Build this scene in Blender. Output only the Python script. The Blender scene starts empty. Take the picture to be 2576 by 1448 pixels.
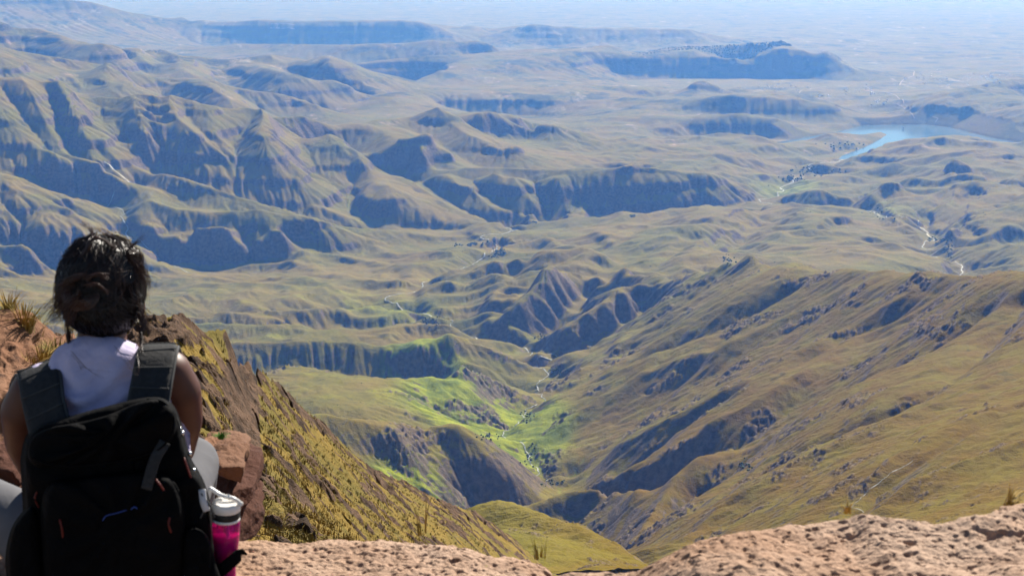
import bpy, bmesh, math, random, os
import numpy as np
from mathutils import Vector, Matrix
from mathutils.bvhtree import BVHTree
R = math.radians
random.seed(7)
scn = bpy.context.scene
C = scn.collection

# ------------------------------------------------------------------ camera
PITCH = R(13.7); HFOV = R(40.0); FPX = 1288 / math.tan(HFOV / 2)
cam = bpy.data.objects.new('camera', bpy.data.cameras.new('camera')); C.objects.link(cam)
cam.location = (0, 0, 0); cam.rotation_euler = (math.pi / 2 - PITCH, 0, 0)
cam.data.angle = HFOV; cam.data.clip_start = 0.05; cam.data.clip_end = 300000
scn.camera = cam
cam.data.dof.use_dof = True; cam.data.dof.focus_distance = 70.0; cam.data.dof.aperture_fstop = 11.0
# ------------------------------------------------------------------ sky, sun, exposure
SUN_AZ, SUN_EL = 25.0, 35.0          # degrees, azimuth from the view axis (+Y), positive to the right
w = bpy.data.worlds.new('World'); scn.world = w; w.use_nodes = True
sky = w.node_tree.nodes.new('ShaderNodeTexSky'); sky.sky_type = 'NISHITA'; sky.sun_disc = False
sky.sun_elevation = R(SUN_EL); sky.sun_rotation = R(SUN_AZ); sky.altitude = 3000; sky.air_density = 1.0; sky.dust_density = 0.1
bg = w.node_tree.nodes['Background']; bg.inputs[1].default_value = 0.05
w.node_tree.links.new(sky.outputs[0], bg.inputs[0])
sun = bpy.data.objects.new('sun', bpy.data.lights.new('sun', 'SUN')); C.objects.link(sun)
sun.data.energy = 5.0; sun.data.angle = R(0.55); sun.data.color = (1.0, 0.93, 0.82)
sd = Vector((math.sin(R(SUN_AZ)) * math.cos(R(SUN_EL)), math.cos(R(SUN_AZ)) * math.cos(R(SUN_EL)), math.sin(R(SUN_EL))))
sun.rotation_euler = sd.to_track_quat('Z', 'Y').to_euler()
scn.view_settings.view_transform = 'Standard'; scn.view_settings.look = 'None'
scn.view_settings.exposure = 1.06; scn.view_settings.gamma = 1.0
try: scn.cycles.volume_bounces = 0
except Exception: pass
HAZE = 3.2e-5
# ------------------------------------------------------------------ helpers
def tag(o, label=None, cat=None, group=None, kind=None):
    for k, v in (('label', label), ('category', cat), ('group', group), ('kind', kind)):
        if v: o[k] = v
    return o
def ray(px, py):
    X = (px - 1288) / FPX; Z = (724 - py) / FPX
    y = math.cos(PITCH) + Z * math.sin(PITCH)
    return X / y, (-math.sin(PITCH) + Z * math.cos(PITCH)) / y      # x/y and z/y
def at(px, py, y):
    a, e = ray(px, py); return Vector((a * y, y, e * y))
def hash2(ix, iy, seed):
    h = (ix.astype(np.int64) * 374761393 + iy.astype(np.int64) * 668265263 + seed * 2147483647) & 0xffffffff
    h = ((h ^ (h >> 13)) * 1274126177) & 0xffffffff
    h = ((h ^ (h >> 16)) * 2246822519) & 0xffffffff
    return (h ^ (h >> 15)) & 0xffffffff
def perlin(x, y, seed=0):
    ix = np.floor(x); iy = np.floor(y); fx = x - ix; fy = y - iy
    u = fx * fx * fx * (fx * (fx * 6 - 15) + 10); v = fy * fy * fy * (fy * (fy * 6 - 15) + 10)
    def g(dx, dy):
        t = hash2(ix + dx, iy + dy, seed) * (2 * math.pi / 4294967296.0)
        return np.cos(t) * (fx - dx) + np.sin(t) * (fy - dy)
    a = g(0, 0) * (1 - u) + g(1, 0) * u; b = g(0, 1) * (1 - u) + g(1, 1) * u
    return (a * (1 - v) + b * v) * 1.5
def fbm(x, y, o=4, seed=0, gain=0.5):
    s = 0; a = 1; t = 0
    for k in range(o):
        s = s + a * perlin(x * 2 ** k, y * 2 ** k, seed + k * 17); t += a; a *= gain
    return s / t
def ridged(x, y, o=4, seed=0):
    s = 0; a = 1; t = 0
    for k in range(o):
        s = s + a * (1 - 2 * np.abs(perlin(x * 2 ** k, y * 2 ** k, seed + k * 13))); t += a; a *= 0.5
    return s / t
def sstep(a, b, x):
    t = np.clip((x - a) / (b - a), 0, 1); return t * t * (3 - 2 * t)
def grid_mesh(name, P, mat, attrs=None, smooth=True):
    n, m = P.shape[:2]
    me = bpy.data.meshes.new(name)
    me.vertices.add(n * m); me.vertices.foreach_set('co', P.reshape(-1).astype(np.float32))
    i = np.arange(n * m).reshape(n, m)
    q = np.stack([i[:-1, :-1], i[:-1, 1:], i[1:, 1:], i[1:, :-1]], -1).reshape(-1)
    nf = (n - 1) * (m - 1)
    me.loops.add(nf * 4); me.loops.foreach_set('vertex_index', q.astype(np.int32))
    me.polygons.add(nf); me.polygons.foreach_set('loop_start', np.arange(0, nf * 4, 4, dtype=np.int32))
    me.update(calc_edges=True)
    if smooth: me.polygons.foreach_set('use_smooth', np.ones(nf, dtype=bool))
    for k, v in (attrs or {}).items():
        at_ = me.attributes.new(k, 'FLOAT', 'POINT'); at_.data.foreach_set('value', v.reshape(-1).astype(np.float32))
    me.materials.append(mat)
    o = bpy.data.objects.new(name, me); C.objects.link(o); return o
def resample(A, n, m):
    h, w_ = A.shape; yi = np.linspace(0, h - 1, n); xi = np.linspace(0, w_ - 1, m)
    def cub(A, t, ax):
        i = np.clip(np.floor(t).astype(int), 0, A.shape[ax] - 2); f = t - i
        g = lambda k: np.take(A, np.clip(i + k, 0, A.shape[ax] - 1), axis=ax)
        f = f.reshape((-1, 1) if ax == 0 else (1, -1))
        w0 = (1 - f) ** 3 / 6; w1 = (3 * f ** 3 - 6 * f ** 2 + 4) / 6; w2 = (-3 * f ** 3 + 3 * f ** 2 + 3 * f + 1) / 6; w3 = f ** 3 / 6
        return w0 * g(-1) + w1 * g(0) + w2 * g(1) + w3 * g(2)
    return cub(cub(A, yi, 0), xi, 1)
# ------------------------------------------------------------------ node helpers
class NT:
    def __init__(s, name):
        s.m = bpy.data.materials.new(name); s.m.use_nodes = True; s.t = s.m.node_tree
        s.b = s.t.nodes['Principled BSDF']; s.b.inputs['Specular IOR Level'].default_value = 0.2; s.b.inputs['Roughness'].default_value = 0.9
    def n(s, ty, **k):
        x = s.t.nodes.new(ty)
        for a, b in k.items(): setattr(x, a, b)
        return x
    def L(s, a, b): s.t.links.new(a, b)
    def val(s, x, sock):
        if isinstance(x, bpy.types.NodeSocket): s.L(x, sock)
        elif isinstance(x, (tuple, list)) and len(x) == 3 and sock.type == 'RGBA': sock.default_value = (*x, 1)
        else: sock.default_value = x
    def math(s, op, a, b=0.0, c=None, clamp=False):
        x = s.n('ShaderNodeMath', operation=op, use_clamp=clamp); s.val(a, x.inputs[0]); s.val(b, x.inputs[1])
        if c is not None: s.val(c, x.inputs[2])
        return x.outputs[0]
    def mix(s, f, a, b, mode='MIX'):
        x = s.n('ShaderNodeMix', data_type='RGBA', blend_type=mode); s.val(f, x.inputs[0]); s.val(a, x.inputs[6]); s.val(b, x.inputs[7]); return x.outputs[2]
    def attr(s, name): return s.n('ShaderNodeAttribute', attribute_name=name).outputs['Fac']
    def pos(s): return s.n('ShaderNodeNewGeometry').outputs['Position']
    def obj(s): return s.n('ShaderNodeTexCoord').outputs['Object']
    def vscale(s, v, sc):
        x = s.n('ShaderNodeMapping'); s.L(v, x.inputs[0]); x.inputs['Scale'].default_value = sc if isinstance(sc, (tuple, list)) else (sc,) * 3; return x.outputs[0]
    def noise(s, v, scale, det=4, rough=0.55, dist=0.0):
        x = s.n('ShaderNodeTexNoise'); s.L(v, x.inputs['Vector']); x.inputs['Scale'].default_value = scale; x.inputs['Detail'].default_value = det
        x.inputs['Roughness'].default_value = rough; x.inputs['Distortion'].default_value = dist; return x.outputs[0]
    def voro(s, v, scale, feature='F1', out='Distance'):
        x = s.n('ShaderNodeTexVoronoi', feature=feature); s.L(v, x.inputs['Vector']); x.inputs['Scale'].default_value = scale; return x.outputs[out]
    def ramp(s, f, stops):
        x = s.n('ShaderNodeValToRGB'); s.L(f, x.inputs[0]); e = x.color_ramp.elements
        while len(e) < len(stops): e.new(0.5)
        for q, (p, c) in zip(e, stops): q.position = p; q.color = (*c, 1) if len(c) == 3 else c
        return x.outputs[0]
    def range(s, f, a, b, c=0.0, d=1.0):
        x = s.n('ShaderNodeMapRange', interpolation_type='SMOOTHSTEP'); s.L(f, x.inputs[0])
        for i, v in enumerate((a, b, c, d)): x.inputs[i + 1].default_value = v
        return x.outputs[0]
    def bump(s, h, strength=0.5, dist=0.1):
        x = s.n('ShaderNodeBump'); s.L(h, x.inputs['Height']); x.inputs['Strength'].default_value = strength; x.inputs['Distance'].default_value = dist
        s.L(x.outputs[0], s.b.inputs['Normal']); return x
    def color(s, c): s.val(c, s.b.inputs['Base Color'])
def plain(name, col, rough=0.8, spec=0.3, var=0.12, scale=8, **k):
    t = NT(name); v = t.noise(t.obj(), scale, 5)
    t.color(t.mix(t.range(v, 0.3, 0.7), tuple(c * (1 - var) for c in col), tuple(min(1, c * (1 + var)) for c in col)))
    t.b.inputs['Roughness'].default_value = rough; t.b.inputs['Specular IOR Level'].default_value = spec
    for a, b in k.items(): t.b.inputs[a.replace('_', ' ')].default_value = b
    return t.m
# ------------------------------------------------------------------ the land: ridge and valley lines surveyed in metres
PTS = []; TENT = []; YS = 1.0
def P3(px, py, q):
    a, e = ray(px, py)
    y = q * YS if q > 0 else (q / 1000.0) / e           # q > 0: distance in km, q < 0: height in m
    return a, math.log(y), e * y * 1000.0
def ridge(pts, h=0.011, w=0.019): line(pts, h=h, w=w)
def gully(pts, h=0.010, w=0.013): line(pts, h=-h, w=w)
def line(pts, drop=0, back=0.04, h=0.0, w=0.022):
    if drop and h == 0: h = min(0.012, drop / 9000.0 * 0.35)
    q = [P3(*p) for p in pts]; out = []
    if drop: q = [(a_, l_, z_ + (2.2 if l_ > 2.4 else 1.0) * math.exp(l_)) for a_, l_, z_ in q]          # what weathering will take off the crest
    for i in range(len(q) - 1):
        A, B = np.array(q[i]), np.array(q[i + 1]); n = max(1, int(np.hypot(B[0] - A[0], B[1] - A[1]) / 0.013))
        for k in range(n): out.append(A + (B - A) * k / n)
    out.append(np.array(q[-1]))
    if h: TENT.append((np.array(out)[:, :2], h, w))
    for o in out: PTS.append((o[0], o[1], o[2] - h * math.exp(o[1]) * 1000))
    if drop:
        for o in out[::2]: PTS.append((o[0], o[1] + back, o[2] - drop))
def dots(pts):
    for p in pts: PTS.append(P3(*p))
# far plain
for px in (-250, 100, 500, 900, 1300, 1700, 2100, 2500, 2850):
    for y in (62, 50, 41, 34, 29):
        a, e = ray(px, 60); PTS.append((a, math.log(y), -1840.0))
for px in (1850, 2050, 2250, 2450, 2650, 2850):
    for y in (24, 20.5, 18, 16.2): PTS.append((ray(px, 150)[0], math.log(y), -1815.0))
# A far left mountain, X Y mesas
line([(-200,-40,26),(-60,-30,26),(60,-8,26),(120,5,26),(240,17,26),(330,40,26.5),(430,57,27),(480,75,27)], 400, .08)
line([(-200,110,22.5),(60,100,23),(250,112,23),(480,118,24)])
line([(352,56,28),(467,63,27),(626,65,26),(800,67,26),(1015,62,26),(1066,65,26),(1085,72,26)], 150, .06)
line([(480,112,25.6),(700,125,25.5),(900,123,25.5),(1095,112,25.6)])
line([(1100,70,27),(1181,72,27),(1225,79,27.5)], 200, .05); line([(1100,96,27),(1240,96,27)])
line([(1310,79,26),(1340,69,26),(1380,79,26),(1584,82,26),(1740,82,26),(1770,96,26)], 120, .05)
line([(1300,108,25.6),(1500,112,25.5),(1780,110,25.5)])
line([(600,119,21.8),(872,122,21),(1008,119,21),(1093,110,21),(1137,118,21),(1188,112,21),(1225,118,21),(1249,130,21)], 120, .05)
line([(640,150,20.6),(900,155,20.5),(1100,150,20.5),(1240,150,20.6)])
# C ridge
YS = 1.11
line([(-200,30,14),(0,60,14),(55,75,14.2),(100,75,14.3),(150,95,14.4),(210,112,14.5),(290,113,14.5),(340,140,14.5),(375,125,14.5),(400,122,14.5),(430,135,14.6),(490,145,14.8),(570,160,15),(640,147,15),(680,138,15),(730,148,15.2),(780,147,15.2),(830,165,15.4),(880,183,15.6),(950,189,15.8),(1070,216,16)], 380, .07)
ridge([(55,75,14.2),(110,120,13.6),(150,145,13.1)]); ridge([(210,112,14.5),(300,150,13.8),(390,187,13)])
ridge([(375,125,14.5),(420,170,13.8)]); ridge([(500,150,14.7),(560,190,14),(660,240,12.9)]); ridge([(680,138,15),(740,170,14.4),(830,205,14),(950,225,13.9)])
gully([(150,100,14.0),(200,140,13.3)]); gully([(330,130,14.2),(330,172,13.2)]); gully([(455,150,14.3),(500,200,13)]); gully([(620,165,14.5),(640,205,13.6),(700,240,13)])
gully([(770,165,14.8),(850,215,13.6),(930,240,13.2)])
line([(700,245,12.9),(900,250,13.2),(1070,240,14.0)])
# D ridge
line([(-200,110,11.4),(0,125,11.5),(51,135,11.5),(118,146,11.5),(210,159,11.6),(264,163,11.6),(318,179,11.7),(406,196,11.8),(542,207,12),(582,220,12.1),(626,234,12.1),(694,237,12.2),(745,257,12.1),(796,271,12)], 330, .055)
ridge([(118,146,11.5),(180,190,11),(225,232,10.5)]); ridge([(264,163,11.6),(340,205,11.1),(430,250,10.6),(500,272,10.5)]); ridge([(406,196,11.8),(460,230,11.3),(510,270,10.8)])
ridge([(582,225,12.0),(640,270,11.2),(655,285,11)]); gully([(60,165,11.1),(100,200,10.6)]); gully([(300,185,11.4),(290,232,10.5)]); gully([(480,215,11.6),(560,278,10.7)])
YS = 1.0
# E ridge (main left mountain)
line([(-200,180,9.8),(0,193,9.9),(68,196,9.9),(132,213,9.9),(162,217,9.9),(169,227,9.9),(203,234,9.9),(278,240,10),(332,250,10),(362,249,10),(403,261,10),(508,273,10.1),(576,280,10.2),(640,289,10.2),(694,291,10.3),(772,289,10.4),(813,305,10.5),(850,322,10.6)], 330, .05)
line([(850,322,10.6),(900,318,10.9),(940,308,11.1),(1008,305,11.2),(1103,295,11.2),(1144,308,11.1),(1211,345,10.8)], 130, .05)
line([(1211,291,11.6),(1262,291,11.7),(1313,305,11.7),(1400,325,11.8),(1482,342,12),(1563,359,12)], 60, .04)
ridge([(203,234,9.9),(250,305,9.5),(338,352,9.25),(440,400,9.1),(592,443,8.95),(643,466,8.9),(762,508,8.8),(872,541,8.68),(934,567,8.62)])
gully([(362,252,9.9),(358,311,9.45),(372,366,9.2),(430,388,9.2),(500,415,9.15),(590,442,9.1)])
gully([(403,262,9.9),(410,340,9.4),(440,386,9.22)]); ridge([(380,262,9.8),(395,330,9.35)])
gully([(450,270,10),(470,320,9.6),(530,360,9.35),(600,430,9.12)])
gully([(640,292,10.1),(626,330,9.8),(583,370,9.5),(576,395,9.3),(603,436,9.12)])
ridge([(694,295,10.2),(720,330,9.9),(760,380,9.6),(780,440,9.3)])
gully([(680,310,10),(711,366,9.6),(738,427,9.2),(728,467,9.0),(728,490,8.95)])
gully([(129,250,9.7),(146,305,9.3),(163,383,8.95),(200,415,8.85),(264,437,8.75),(311,467,8.65),(325,481,8.55),(322,501,8.45),(295,538,8.25),(310,562,8.1),(349,585,7.95),(370,620,7.8),(389,657,7.6),(420,673,7.5)])
gully([(162,225,9.8),(217,305,9.3),(251,366,9.0),(264,432,8.77)])
gully([(0,225,9.7),(60,290,9.3),(100,350,9.0),(150,400,8.7),(230,440,8.6),(300,470,8.5),(317,490,8.45)])
line([(-150,400,8.6),(0,440,8.35),(58,453,8.35),(101,474,8.35),(152,491,8.35),(237,501,8.35),(271,514,8.3),(288,535,8.25)], 60, .02)
gully([(0,511,8.0),(74,572,7.7),(60,602,7.6),(85,622,7.55),(110,655,7.5)])
line([(-150,585,7.6),(0,592,7.65),(51,602,7.62),(78,616,7.6),(112,650,7.55),(146,670,7.5)])
line([(-150,655,7.4),(0,660,7.42),(100,678,7.42),(300,690,7.4),(430,676,7.45)])
# E2 spur and its dark scarp
ridge([(338,352,9.25),(330,400,8.95),(345,450,8.75),(406,430,8.75),(576,484,8.55),(697,525,8.42),(772,545,8.36),(872,570,8.3),(974,576,8.35),(1100,586,8.38),(1180,592,8.35)])
ridge([(380,470,8.5),(400,522,8.15),(508,530,8.12),(660,528,8.12),(760,548,8.1),(860,575,8.1)])
line([(330,590,7.95),(420,668,7.74),(640,655,7.79),(850,651,7.82),(1030,640,7.9),(1150,624,8.0)])
line([(380,560,7.9),(450,580,7.82),(560,565,7.85)]); line([(600,600,7.8),(700,590,7.85),(760,620,7.78)])
# J gully, I spur
gully([(886,426,9.6),(893,470,9.35),(895,504,9.15),(876,536,8.95),(934,575,8.75),(1050,588,8.65),(1180,585,8.6),(1235,580,8.6)])
ridge([(805,342,10.3),(907,382,10.0),(1035,413,9.85),(1144,420,9.8)]); ridge([(1022,450,9.45),(1086,487,9.2),(1144,525,8.95),(1235,552,8.72),(1275,567,8.65)])
ridge([(907,382,10.0),(960,420,9.6),(1022,450,9.45)]); gully([(830,345,10.2),(900,400,9.6),(886,426,9.5)])
gully([(960,470,9.1),(930,520,8.85)]); ridge([(1030,330,10.6),(1080,360,10.2),(1140,400,9.9)]); ridge([(1103,297,11.2),(1180,340,10.6),(1260,375,10.3),(1330,385,10.4)])
line([(930,330,10.6),(1000,385,9.95)]); line([(1080,350,10.0),(1060,385,9.8)])
# G plateau
for px_, p0, p1, y0, y1 in ((1120,445,500,9.6,9.3),(1180,440,520,9.6,9.2),(1250,445,530,9.5,9.15),(1440,440,500,9.45,9.25),(1500,438,470,9.45,9.32),(1545,440,535,9.45,9.18),(1640,445,480,9.45,9.32),(1700,450,530,9.45,9.2),(1790,450,520,9.5,9.3)):
    line([(px_, p0, y0), (px_ - 14, (p0 + p1) / 2, (y0 + y1) / 2), (px_ - 22, p1, y1)], h=.005, w=.007)
for px_, p0, p1, y0, y1 in ((455,545,600,8.08,7.9),(520,548,640,8.06,7.82),(585,545,590,8.06,7.95),(660,545,630,8.06,7.86),(740,560,640,8.02,7.86),(820,585,640,7.98,7.87),(930,600,640,8.1,7.92)):
    line([(px_, p0, y0), (px_ - 16, (p0 + p1) / 2, (y0 + y1) / 2), (px_ - 30, p1, y1)], h=.005, w=.007)
ridge([(1035,433,9.75),(1144,426,9.7),(1201,421,9.7),(1360,425,9.6),(1533,425,9.55),(1584,421,9.55),(1677,433,9.55),(1770,436,9.6),(1850,455,9.65)])
ridge([(1100,440,9.5),(1170,470,9.3),(1250,520,9.05),(1300,550,8.95),(1340,556,9.0)]); ridge([(1240,440,9.4),(1330,500,9.15),(1335,530,9.08)])
line([(1330,557,9.0),(1420,552,9.08),(1500,548,9.12),(1700,542,9.15),(1860,522,9.35)])
ridge([(1400,445,9.35),(1420,520,9.15)]); ridge([(1290,450,9.35),(1310,520,9.1)]);
line([(1211,347,10.9),(1340,366,11.8),(1500,371,12),(1677,358,12.3),(1800,350,12.5),(1860,352,12.5),(1930,358,12.4)], 60, .03)
dots([(1300,400,10.3),(1450,400,10.6),(1600,400,10.7),(1750,400,10.8),(1860,400,11.3),(1500,385,11.3),(1750,378,11.6)])
# river east branch to the lake
gully([(2110,405,12.2),(2090,430,11.5),(2050,450,11.0),(2019,460,10.8),(1975,474,10.55),(1954,498,10.15),(1920,520,9.7),(1890,528,9.5),(1700,548,9.12),(1420,556,9.05),(1340,562,8.95),(1300,580,8.7),(1282,592,8.5),(1245,621,8.1),(1232,646,7.8),(1194,662,7.6),(1089,711,7.05),(1049,740,6.8),(1025,762,6.6),(1062,788,6.35),(1076,804,6.2),(1150,825,6.02),(1271,848,5.8),(1355,876,5.55),(1392,893,5.42),(1355,911,5.28),(1385,935,5.1),(1415,977,4.82),(1364,988,4.76),(1341,1051,4.4),(1300,1090,4.1),(1247,1105,4.0),(1261,1119,3.93),(1294,1133,3.88),(1322,1140,3.85),(1331,1164,3.76),(1343,1192,3.66),(1400,1225,3.55),(1430,1212,3.6)])

# beyond: cliffs T, U, butte V, mesa W
line([(805,252,15.4),(950,257,15.5),(1137,258,15.7),(1350,259,15.7),(1380,270,15.6),(1440,290,15.3)])
line([(805,276,15.3),(950,283,15.4),(1120,284,15.6),(1350,286,15.6),(1400,300,15.2)])
line([(1150,292,13.9),(1215,284,14),(1235,290,13.9)]); line([(1000,300,12.8),(1130,292,13.4)])
line([(1440,310,14),(1500,292,14.4),(1600,282,14.6),(1700,300,13.9),(1760,305,13.7),(1860,298,13.8),(2000,305,13.7),(2100,322,13.6)])
line([(1450,335,13.3),(1560,310,13.8)]); line([(1420,345,12.9),(1560,352,12.6),(1700,348,13.4),(1800,350,13.5),(1930,348,13.6),(2080,330,13.7)])
line([(1600,260,15.6),(1795,257,15),(1900,256,15),(2015,258,15),(2090,275,14.9),(2144,303,14.8)], 40, .03)
line([(1720,282,14.95),(1900,292,14.78),(2050,306,14.65),(2140,316,14.6)])
line([(1640,255,16.5),(1704,240,16.5),(1722,222,16.5),(1731,216,16.5),(1758,211,16.5),(1782,213,16.5),(1816,230,16.4),(1850,238,16.2),(2009,250,15.7)], 130, .015, h=0.006)
line([(1690,246,16.2),(1760,247,16.1),(1850,248,15.9)])
line([(872,170,19),(1042,150,19.5),(1245,140,20.2),(1374,131,20.6),(1550,124,20.8),(1584,142,20.5),(1600,150,20.5)], 300, .03, h=0.006)
line([(1600,140,20.9),(1704,128,21),(1839,121,21),(1941,115,21.2),(1985,120,21.1),(1992,126,20.7),(2076,130,20.6),(2110,156,20.4),(2144,176,20.2)], 330, .03, h=0.006)
line([(1500,160,19.9),(1704,150,20.3),(1850,148,20.2),(1940,140,20.2),(2076,138,20.4)])
line([(1500,185,19.9),(1700,196,20.0),(1900,200,20.0),(2060,198,19.95),(2150,190,20.0)])
line([(1120,165,18.9),(1200,170,18.8),(1350,160,19.2),(1500,140,20.0)]); line([(1100,190,18.3),(1300,190,18.5),(1420,185,18.8)])
dots([(1250,225,16.4),(1450,225,16.6),(1600,222,17),(1000,232,15.8),(1900,225,17.6),(2050,225,17.6)])
# lake basin and the slopes around
for p in [(1960,352),(2040,345),(2130,335),(2200,325),(2280,325),(2360,335),(2420,350),(2300,345),(2240,360),(2180,378),(2130,395),(2250,345),(2480,362)]:
    a, e = ray(*p); PTS.append((a, math.log(-1.835 / e), -1850.0))
line([(2000,378,-1790),(2090,368,-1785),(2140,358,-1790),(2200,342,-1818)])
dots([(1950,400,-1760),(2050,395,-1800),(2020,425,-1810),(1920,440,-1790)])
line([(2160,306,-1770),(2275,304,-1770)]);
line([(2130,285,16),(2270,295,15.9)]); 
line([(2275,300,14.9),(2300,262,15.2),(2364,242,15.5),(2449,222,16),(2527,210,16.5),(2700,198,16.5)], 110, .04)
line([(2290,312,14.5),(2400,325,14.1),(2440,335,13.8)]); line([(2370,300,14.5),(2460,262,14.8),(2576,246,15)])
line([(2402,334,13.7),(2483,310,13.9),(2576,288,14),(2750,280,14)]); line([(2430,348,13.3),(2576,352,12.9),(2750,350,12.8)])
# right middle hills
line([(2127,398,12.1),(2212,374,12.2),(2330,350,12.1),(2415,352,12.0),(2516,372,11.8),(2640,395,11.6)], 90, .05)
dots([(2330,385,11.2),(2450,400,10.8),(2250,400,11.3),(2400,430,10.2)])
ridge([(1985,445,11.0),(2060,440,11.1),(2120,432,11.1)]); ridge([(2090,425,10.9),(2170,422,10.8),(2280,415,10.8),(2340,425,10.5)])
line([(2090,450,10.7),(2180,455,10.62),(2260,448,10.65)])
ridge([(1960,484,9.64),(2030,482,9.64),(2120,484,9.62),(2180,500,9.55)]); line([(1950,535,9.5),(2050,539,9.48),(2130,537,9.48)])
dots([(2050,470,10.2),(2200,475,10.0),(2300,460,9.9),(2450,470,9.4)])
ridge([(2390,415,10.4),(2400,470,9.6),(2330,500,9.2),(2295,545,8.7),(2330,590,8.1)]); ridge([(2576,440,9.8),(2500,480,9.2),(2440,500,8.9),(2400,560,8.3),(2385,600,8.0)])
gully([(2210,490,9.5),(2230,520,9.2),(2300,570,8.6)]); ridge([(2420,440,9.9),(2390,500,9.1),(2350,560,8.5)])
gully([(2140,537,9.3),(2210,547,9.1),(2270,580,8.5),(2340,612,7.95),(2390,640,7.55),(2385,670,7.1),(2400,705,6.7)])
ridge([(2700,520,8.4),(2576,555,8.0),(2480,600,7.7),(2410,625,7.65)]); gully([(2576,500,8.9),(2480,550,8.3),(2420,600,7.9)])
line([(2700,600,7.2),(2576,622,7.1),(2480,640,7.1),(2400,690,6.9)])
line([(1934,556,8.3),(1998,538,8.35),(2097,538,8.35),(2161,555,8.3),(2212,569,8.2),(2347,623,7.7),(2378,655,7.3)], 70, .03)
dots([(2000,590,7.6),(2150,600,7.5),(2250,620,7.2),(2100,640,6.9),(2250,670,6.6),(2000,640,6.9),(2330,690,6.6)])
# gorge and hill K
gully([(1890,520,9.4),(1921,540,9.1),(1905,575,8.5),(1860,610,7.9),(1836,640,7.4),(1833,667,7.05)])
line([(1300,572,8.6),(1380,552,8.75),(1500,542,8.75),(1600,537,8.75),(1700,527,8.85),(1860,513,9.0),(1885,520,8.9)], 110, .025, h=.006)
gully([(1880,545,8.6),(1840,580,8.1),(1800,620,7.5),(1790,650,7.1)]); gully([(1750,600,7.6),(1700,640,7.0),(1660,670,6.7)])
ridge([(1360,600,8.0),(1450,630,7.45),(1500,645,7.2),(1380,665,7.1),(1250,700,6.85),(1130,735,6.6)])
ridge([(1500,645,7.2),(1560,680,6.6),(1640,690,6.4)]); dots([(1300,620,8.0),(1500,590,7.9),(1650,580,8.0),(1750,560,8.3),(1180,690,7.1)])
line([(1255,715,6.45),(1225,755,6.3),(1195,795,6.13)], h=.009, w=.010); line([(1330,700,6.55),(1270,765,6.2),(1205,812,6.0)], h=.010, w=.011); line([(1365,705,6.5),(1310,765,6.12),(1240,822,5.9)], h=-.012, w=.011)
line([(1480,705,6.35),(1400,775,6.02),(1330,830,5.8)], h=.011, w=.011); line([(1430,715,6.25),(1370,775,5.98),(1290,835,5.82)], h=-.012, w=.011); line([(1290,715,6.42),(1250,765,6.22),(1215,800,6.08)], h=-.010, w=.010)
line([(1130,722,6.62),(1200,710,6.62),(1255,700,6.62),(1330,690,6.65),(1430,690,6.5),(1500,698,6.35)]); line([(1200,690,6.85),(1300,668,6.95),(1400,656,7.05),(1480,650,7.05),(1540,665,6.8)])
# M ridge (left end of the brown spur) and sub spurs
line([(1500,712,6.1),(1564,687,6.15),(1640,695,5.9),(1720,696,5.6),(1800,678,5.4),(1850,664,5.2),(1883,659,5.1),(1930,668,5.0),(1980,690,4.9),(2040,705,4.8)], 160, .05)
line([(1564,689,6.15),(1500,760,5.85),(1410,840,5.6)], h=.012, w=.013); line([(1535,715,6.0),(1470,785,5.75),(1390,855,5.55)], h=-.012, w=.012); ridge([(1640,700,5.85),(1600,760,5.6),(1520,820,5.45),(1438,878,5.35),(1410,905,5.3)])
line([(1615,725,5.7),(1545,790,5.52),(1450,860,5.38)], h=-.013, w=.013); line([(1650,780,5.3),(1590,830,5.2),(1500,890,5.1),(1430,935,5.0)], h=-.014, w=.016)
ridge([(1883,660,5.1),(1720,775,4.95),(1646,815,4.9),(1512,888,4.85),(1482,918,4.75),(1386,971,4.6),(1323,1038,4.35)])
line([(2040,707,4.8),(2110,700,4.4),(2150,682,4.2),(2200,679,4.05),(2290,690,3.9),(2400,708,3.7),(2450,696,3.55),(2500,703,3.45),(2576,703,3.3),(2700,690,3.1),(2850,670,2.9)], 300, .06)
ridge([(2200,683,4.05),(2000,790,4.0),(1900,830,4.0),(1800,880,3.95),(1680,910,4.05),(1560,960,4.05),(1460,1040,3.95),(1330,1110,3.85)])
line([(1980,760,4.3),(1800,840,4.25),(1650,890,4.3),(1540,945,4.25)], h=-.014, w=.018)
ridge([(2450,700,3.5),(2300,790,3.5),(2150,850,3.5),(2000,940,3.25),(1900,1000,3.15),(1800,1065,3.08),(1650,1165,3.08),(1500,1215,3.15)])
line([(1900,965,3.4),(1800,1048,3.36),(1700,1110,3.35),(1600,1190,3.3),(1560,1225,3.25)], h=-.012, w=.016)
ridge([(2250,760,3.6),(2150,820,3.6),(2000,880,3.5),(1800,970,3.4),(1700,1030,3.4),(1560,1110,3.45)])
line([(2576,780,3.0),(2504,870,2.8),(2374,986,2.45),(2285,1034,2.4),(2219,1064,2.38),(2130,1099,2.38),(2060,1130,2.4),(2000,1160,2.4),(1950,1195,2.4)], h=-.014, w=.022)
line([(2480,800,3.05),(2350,900,2.95),(2200,980,2.95),(2050,1040,2.92),(1950,1095,2.88),(1890,1165,2.80),(1840,1200,2.79),(1760,1270,2.76),(1700,1318,2.66),(1640,1350,2.56),(1580,1392,2.42)], h=-.012, w=.016)
line([(1560,1385,2.36),(1590,1330,2.5),(1654,1259,2.66),(1700,1192,2.8),(1745,1147,2.88),(1805,1132,2.9),(1870,1128,2.95),(1960,1060,3.0),(2080,1000,3.05)], h=.010, w=.014)
ridge([(2576,905,2.4),(2404,997,2.2),(2263,1041,2.15),(2182,1079,2.12),(2048,1138,2.1),(1917,1208,2.05),(1831,1243,2.05),(1760,1330,1.95),(1714,1355,1.9),(1578,1390,1.9)])
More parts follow.
